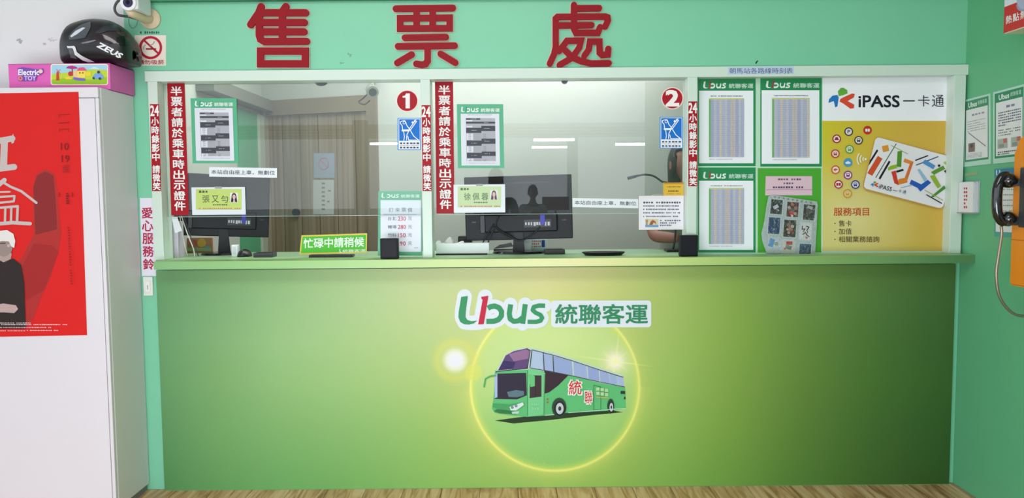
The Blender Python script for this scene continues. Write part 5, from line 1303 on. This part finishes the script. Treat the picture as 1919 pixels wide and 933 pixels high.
# ------------------------------------------------------------------ people
def skinned(nodes, edges, root, sub=2):
    """nodes: name -> (pos, rx, ry); returns verts, faces of the skin surface"""
    me = bpy.data.meshes.new('s'); names = list(nodes); idx = {n_: i_ for i_, n_ in enumerate(names)}
    me.from_pydata([tuple(nodes[n_][0]) for n_ in names], [(idx[a], idx[b_]) for a, b_ in edges], [])
    o = bpy.data.objects.new('s', me); col.objects.link(o)
    o.modifiers.new('k', 'SKIN'); 
    sv = me.skin_vertices[0].data
    for n_ in names: sv[idx[n_]].radius = (nodes[n_][1], nodes[n_][2] if len(nodes[n_]) > 2 else nodes[n_][1]); sv[idx[n_]].use_root = (n_ == root)
    s = o.modifiers.new('d', 'SUBSURF'); s.levels = sub; s.render_levels = sub
    bpy.context.view_layer.update()
    m2 = bpy.data.meshes.new_from_object(o.evaluated_get(bpy.context.evaluated_depsgraph_get()))
    v = [q.co.copy() for q in m2.vertices]; f = [tuple(p.vertices) for p in m2.polygons]
    bpy.data.objects.remove(o); bpy.data.meshes.remove(me); bpy.data.meshes.remove(m2)
    return v, f
def head_geo(hair=False, long_hair=False, cap=False):
    bm = bmesh.new(); bmesh.ops.create_uvsphere(bm, u_segments=32, v_segments=24, radius=1); faces = None
    for v in bm.verts:
        x_, y_, z_ = v.co
        X_, Y_, Z_ = x_ * .074, y_ * .092, z_ * .115
        if z_ < -.1: k = 1 + (z_ + .1) * .42; X_ *= k; Y_ *= (1 + (z_ + .1) * .22)
        if not (hair or cap):
            if y_ < 0:
                nose = math.exp(-(x_ / .16) ** 2) * math.exp(-((z_ + .15) / .2) ** 2); Y_ -= nose * .022
                for sx in (-1, 1): Y_ += .007 * math.exp(-((x_ - sx * .42) / .2) ** 2 - ((z_ - .06) / .13) ** 2)
                Y_ -= .005 * math.exp(-(x_ / .3) ** 2 - ((z_ + .48) / .10) ** 2); Y_ -= .006 * math.exp(-(x_ / .3) ** 2 - ((z_ + .85) / .16) ** 2)
        else:
            X_ *= 1.10; Y_ *= 1.10; Z_ *= 1.08
            if hair and y_ < -.05 and z_ < .48 and abs(x_) < .80: Y_ *= .55; X_ *= .9
            if hair and long_hair and z_ < 0: X_ = x_ / max(1e-3, math.hypot(x_, y_)) * .083 if math.hypot(x_, y_) > .1 else X_; Z_ *= 1.35; Y_ = Y_ if y_ < -.2 else max(Y_, .01 + .07 * y_)
            if hair and not long_hair and z_ < -.25: X_ *= .8; Y_ *= .8; Z_ = -.25 * .115 + (z_ + .25) * .04
            if cap and z_ < .28: Z_ = .28 * .115 + (z_ - .28) * .02
        v.co = (X_, Y_, Z_)
    return bm
def hand_geo(wrist, d, side, mbh):
    """wrist point, pointing direction d; five separate slightly curled fingers"""
    d = d.normalized(); s = Vector((0, 0, 1)).cross(d); s = s.normalized() if s.length > .1 else Vector((1, 0, 0)); up = d.cross(s)
    nodes = {'w': (wrist, .024, .018), 'p': (wrist + d * .05, .034, .014), 'k': (wrist + d * .085, .034, .011)}
    v, f = skinned(nodes, [('w', 'p'), ('p', 'k')], 'w', 1); mbh.add(v, f)
    for k, (o_, L) in enumerate(((-.030, .060), (-.010, .072), (.010, .068), (.029, .052))):
        b0 = wrist + d * .075 + s * o_; b1 = b0 + d * L * .5 - up * .006; b2 = b1 + d * L * .35 - up * .014; b3 = b2 + d * L * .2 - up * .014
        v, f = skinned({'a': (b0, .009), 'b': (b1, .0085), 'c': (b2, .008), 'd': (b3, .007)}, [('a', 'b'), ('b', 'c'), ('c', 'd')], 'a', 1); mbh.add(v, f)
    b0 = wrist + d * .025 + s * side * .025; b1 = b0 + d * .03 + s * side * .025 - up * .006; b2 = b1 + d * .03 + s * side * .008 - up * .008
    v, f = skinned({'a': (b0, .011), 'b': (b1, .010), 'c': (b2, .008)}, [('a', 'b'), ('b', 'c')], 'a', 1); mbh.add(v, f)
def person(loc, yaw, H, skin, shirt, trouser, haircol, label, long_hair=False, arms=None, vest=None, capc=None):
    """loc: ground point; yaw 0 faces -y; arms: world positions {L:(elbow,wrist,hand dir), R:...} or None to hang"""
    k = H / 1.7; Mz = Matrix.Translation(Vector(loc)) @ Matrix.Rotation(yaw, 4, 'Z')
    G = lambda x_, y_, z_: Mz @ Vector((x_ * k, y_ * k, z_ * k))
    N = {'pelvis': (G(0, 0, .95), .13 * k, .09 * k), 'waist': (G(0, 0, 1.08), .115 * k, .085 * k), 'chest': (G(0, 0, 1.28), .14 * k, .095 * k), 'collar': (G(0, 0.005, 1.40), .085 * k, .06 * k), 'neck': (G(0, 0, 1.46), .05 * k, .05 * k), 'jaw': (G(0, -.005, 1.52), .05 * k, .05 * k)}
    E = [('pelvis', 'waist'), ('waist', 'chest'), ('chest', 'collar'), ('collar', 'neck'), ('neck', 'jaw')]
    hands = []
    for s in (-1, 1):
        q = 'R' if s < 0 else 'L'
        sh = G(s * .175, 0, 1.385)
        if arms and q in arms: el, wr, hd = arms[q]
        else: el, wr, hd = G(s * .23, .02, 1.10), G(s * .235, -.04, .86), Mz.to_3x3() @ Vector((0, -.15, -1))
        N['sh' + q] = (sh, .052 * k, .052 * k); N['el' + q] = (el, .038 * k, .038 * k); N['fo' + q] = (el.lerp(wr, .35), .037 * k, .036 * k); N['wr' + q] = (wr, .025 * k, .022 * k)
        E += [('chest', 'sh' + q), ('sh' + q, 'el' + q), ('el' + q, 'fo' + q), ('fo' + q, 'wr' + q)]
        hands.append((wr, hd, -s))
        N['hip' + q] = (G(s * .09, 0, .86), .085 * k, .085 * k); N['kn' + q] = (G(s * .10, -.01, .48), .058 * k, .058 * k); N['ca' + q] = (G(s * .10, .02, .33), .052 * k, .052 * k); N['an' + q] = (G(s * .10, .02, .09), .036 * k, .036 * k); N['to' + q] = (G(s * .11, -.13, .035), .032 * k, .03 * k)
        E += [('pelvis', 'hip' + q), ('hip' + q, 'kn' + q), ('kn' + q, 'ca' + q), ('ca' + q, 'an' + q), ('an' + q, 'to' + q)]
    t = empty('person', loc, label, 'person')
    mb_ = MB(); v, f = skinned(N, E, 'pelvis', 2); mb_.add(v, f)
    hc = G(0, -.012, 1.585); HM = Matrix.Translation(hc) @ Matrix.Rotation(yaw, 4, 'Z') @ Matrix.Diagonal((k, k, k, 1))
    mb_.bm(head_geo(), HM)
    for s in (-1, 1):
        bm = bmesh.new(); bmesh.ops.create_uvsphere(bm, u_segments=10, v_segments=8, radius=1)
        mb_.bm(bm, HM @ Matrix.Translation((s * .076, .008, -.005)) @ Matrix.Diagonal((.008, .018, .030, 1)))
    for w, d, s in hands: hand_geo(w, d, s, mb_)
    mb_.build('body', mat(skin, .5), t, True)
    for s in (-1, 1):
        o_ = MB().sphere(HM @ Vector((s * .031, -.083, .006)), .011 * k, .008 * k, .0075 * k, 12, 8).build('eye', mat((236, 234, 230), .2), t, True)
        MB().sphere(HM @ Vector((s * .031, -.0905, .006)), .005 * k, .002 * k, .005 * k, 10, 6).build('iris', mat((30, 22, 18), .2), o_, True)
    MB().sphere(HM @ Vector((0, -.089, -.055)), .021 * k, .006 * k, .006 * k, 14, 8).build('mouth', mat((158, 84, 80), .45), t, True)
    # clothing: same skeleton, a little wider
    def grow(names, edges, dr, over={}):
        M_ = {n_: (over.get(n_, N[n_][0]), N[n_][1] + dr, N[n_][2] + dr) for n_ in names}; return skinned(M_, edges, names[0], 2)
    M2 = dict(N)
    sv = {'pelvis': N['pelvis'][0], 'waist': 0}
    nodes = {n_: (N[n_][0], N[n_][1] + .012 * k, N[n_][2] + .012 * k) for n_ in ('pelvis', 'waist', 'chest', 'collar')}
    ed = [('pelvis', 'waist'), ('waist', 'chest'), ('chest', 'collar')]
    for q in 'RL':
        full = vest is not None
        nodes['sh' + q] = (N['sh' + q][0], .062 * k, .062 * k); end = N['el' + q][0] if full else N['sh' + q][0].lerp(N['el' + q][0], .6)
        nodes['sl' + q] = (end, .052 * k, .052 * k); ed += [('chest', 'sh' + q), ('sh' + q, 'sl' + q)]
    v, f = skinned(nodes, ed, 'pelvis', 2); MB().add(v, f).build('shirt', mat(shirt, .75), t, True)
    if vest:
        nodes = {n_: (N[n_][0], N[n_][1] + .020 * k, N[n_][2] + .022 * k) for n_ in ('waist', 'chest')}; nodes['collar'] = (G(0, 0, 1.36), .10 * k, .075 * k)
        v, f = skinned(nodes, [('waist', 'chest'), ('chest', 'collar')], 'waist', 2); MB().add(v, f).build('vest', mat(vest, .6), t, True)
    nodes = {'pelvis': (G(0, 0, .97), .138 * k, .10 * k)}; ed = []
    for q in 'RL':
        for n_, dr in (('hip', .012), ('kn', .012), ('an', .02)): nodes[n_ + q] = (N[n_ + q][0], N[n_ + q][1] + dr, N[n_ + q][2] + dr)
        ed += [('pelvis', 'hip' + q), ('hip' + q, 'kn' + q), ('kn' + q, 'an' + q)]
    v, f = skinned(nodes, ed, 'pelvis', 2); MB().add(v, f).build('trousers', mat(trouser, .8), t, True)
    for s, q in ((-1, 'R'), (1, 'L')):
        MB().bm(_shoe(), Mz @ Matrix.Diagonal((k, k, k, 1)) @ Matrix.Translation((s * .105, -.05, 0.045))).build('shoe', mat((30, 30, 34), .4), t, True)
    MB().bm(head_geo(hair=True, long_hair=long_hair), HM @ Matrix.Translation((0, .014, .012))).build('hair', mat(haircol, .45), t, True)
    if capc: MB().bm(head_geo(cap=True), HM @ Matrix.Translation((0, .004, .02)) @ Matrix.Diagonal((1.08, 1.08, 1.02, 1))).build('cap', mat(capc, .7), t, True)
    return t
def _shoe():
    bm = bmesh.new(); bmesh.ops.create_uvsphere(bm, u_segments=16, v_segments=10, radius=1)
    for v in bm.verts:
        z_ = v.co.z; v.co = Vector((v.co.x * .047, v.co.y * .13, max(z_ * .05, -.0445) + (.012 if v.co.y > 0 else 0) * max(z_, 0)))
    return bm
# clerk behind the second window
yp = .66
hp = P(1280, 315, yp)
Hc = (hp.z + .02) / 1.585 * 1.7
el = P(1224, 452, .48); wr_ = P(1275, 452, .36); wr_.z = ZW + .06; el.z = max(el.z, ZW + .065)
person((hp.x, yp, 0), R(14), Hc, (138, 92, 78), (150, 156, 146), (50, 54, 64), (26, 22, 24), 'clerk with short black hair and grey shirt standing behind the second window', True,
       arms={'R': (el, wr_, Vector((1, -.3, -.12))), 'L': (Vector((hp.x + .24, .55, ZW + .10)), Vector((hp.x + .10, .40, ZW + .04)), Vector((-1, -.25, -.1)))})
# people in the hall, seen as reflections in the glass
person((-.16, -4.35, 0), R(180), 1.64, (150, 104, 84), (52, 54, 64), (40, 42, 50), (24, 22, 24), 'person in a dark shirt and cap standing in the hall, reflected in the second window', capc=(34, 36, 42))
person((.30, -7.3, 0), R(170), 1.52, (146, 100, 80), (210, 212, 216), (44, 46, 56), (28, 26, 28), 'person in an orange vest over a pale shirt, reflected small in the second window', vest=(226, 84, 44))

# ------------------------------------------------------------------ the hall behind the camera (seen as reflections)
def lamp(x_, y_, z_, w, label):
    t = empty('tube_lamp', (x_, y_, z_), label, 'lamp', 'ceiling tube lamps of the hall')
    MB().tube([(x_ - w / 2, y_, z_), (x_ + w / 2, y_, z_)], .035, 12).build('tube', mat((255, 252, 246), .4, emit=14.0), t)
    MB().box(x_ - w / 2 - .03, x_ + w / 2 + .03, y_ - .05, y_ + .05, z_ + .04, z_ + .08, .004).build('batten', m_white, t)
    for s in (-1, 1): MB().tube([(x_ + s * w * .3, y_, z_ + .08), (x_ + s * w * .3, y_, CEIL)], .008, 8).build('hanger', m_white, t)
lamp(1.16, -17.4, 2.88, 1.1, 'hanging tube lamp of the hall, upper of two seen in the second window glass')
lamp(1.25, -20.6, 2.88, 1.2, 'hanging tube lamp of the hall, lower of two seen in the second window glass')
lamp(-3.5, -18.4, 2.88, 1.0, 'hanging tube lamp of the hall seen left of the blue sticker')
lamp(3.6, -19.5, 2.88, 1.0, 'hanging tube lamp of the hall seen low in the second window glass')
for k, (x_, y_) in enumerate(((-3.6, -15.0), (1.9, -20.5), (3.4, -14.6), (4.5, -18.0))):
    pc = MB().box(x_ - .16, x_ + .16, y_ - .16, y_ + .16, 0, CEIL, .01).build('pillar', mat((206, 210, 206), .5)); tag(pc, ['white square pillar at the left of the hall', 'white square pillar at the far end of the hall', 'white square pillar at the right of the hall', 'white square pillar at the outer right of the hall'][k], 'pillar')
c = Vector((.72, -9.0, 0))
t = empty('maroon_sign_stand', c, 'maroon sign on a stand in the hall reflected in the second monitor', 'sign')
MB().box(.50, .94, -9.02, -8.99, 1.14, 1.36, .003).build('panel', mat((150, 24, 60), .4), t)
MB().tube([(c.x, -9.03, 0), (c.x, -9.03, 1.2)], .02, 10).build('leg', mat((120, 120, 120), .4), t)
MB().box(.5, .94, -9.2, -8.85, 0, .02, .002).build('foot', mat((90, 90, 90), .4), t)
for y_ in (-17.4, -18.4, -19.5, -20.6):
    t = MB().box(-9, 9, y_ - .12, y_ + .12, CEIL, CEIL + .12).build('beam', mat((225, 226, 224), .6)); tag(t, kind='structure')
g_ = MB().box(-60, 60, -90, -27.1, -.1, -.01).build('ground', mat((150, 150, 146), .8)); tag(g_, kind='structure')
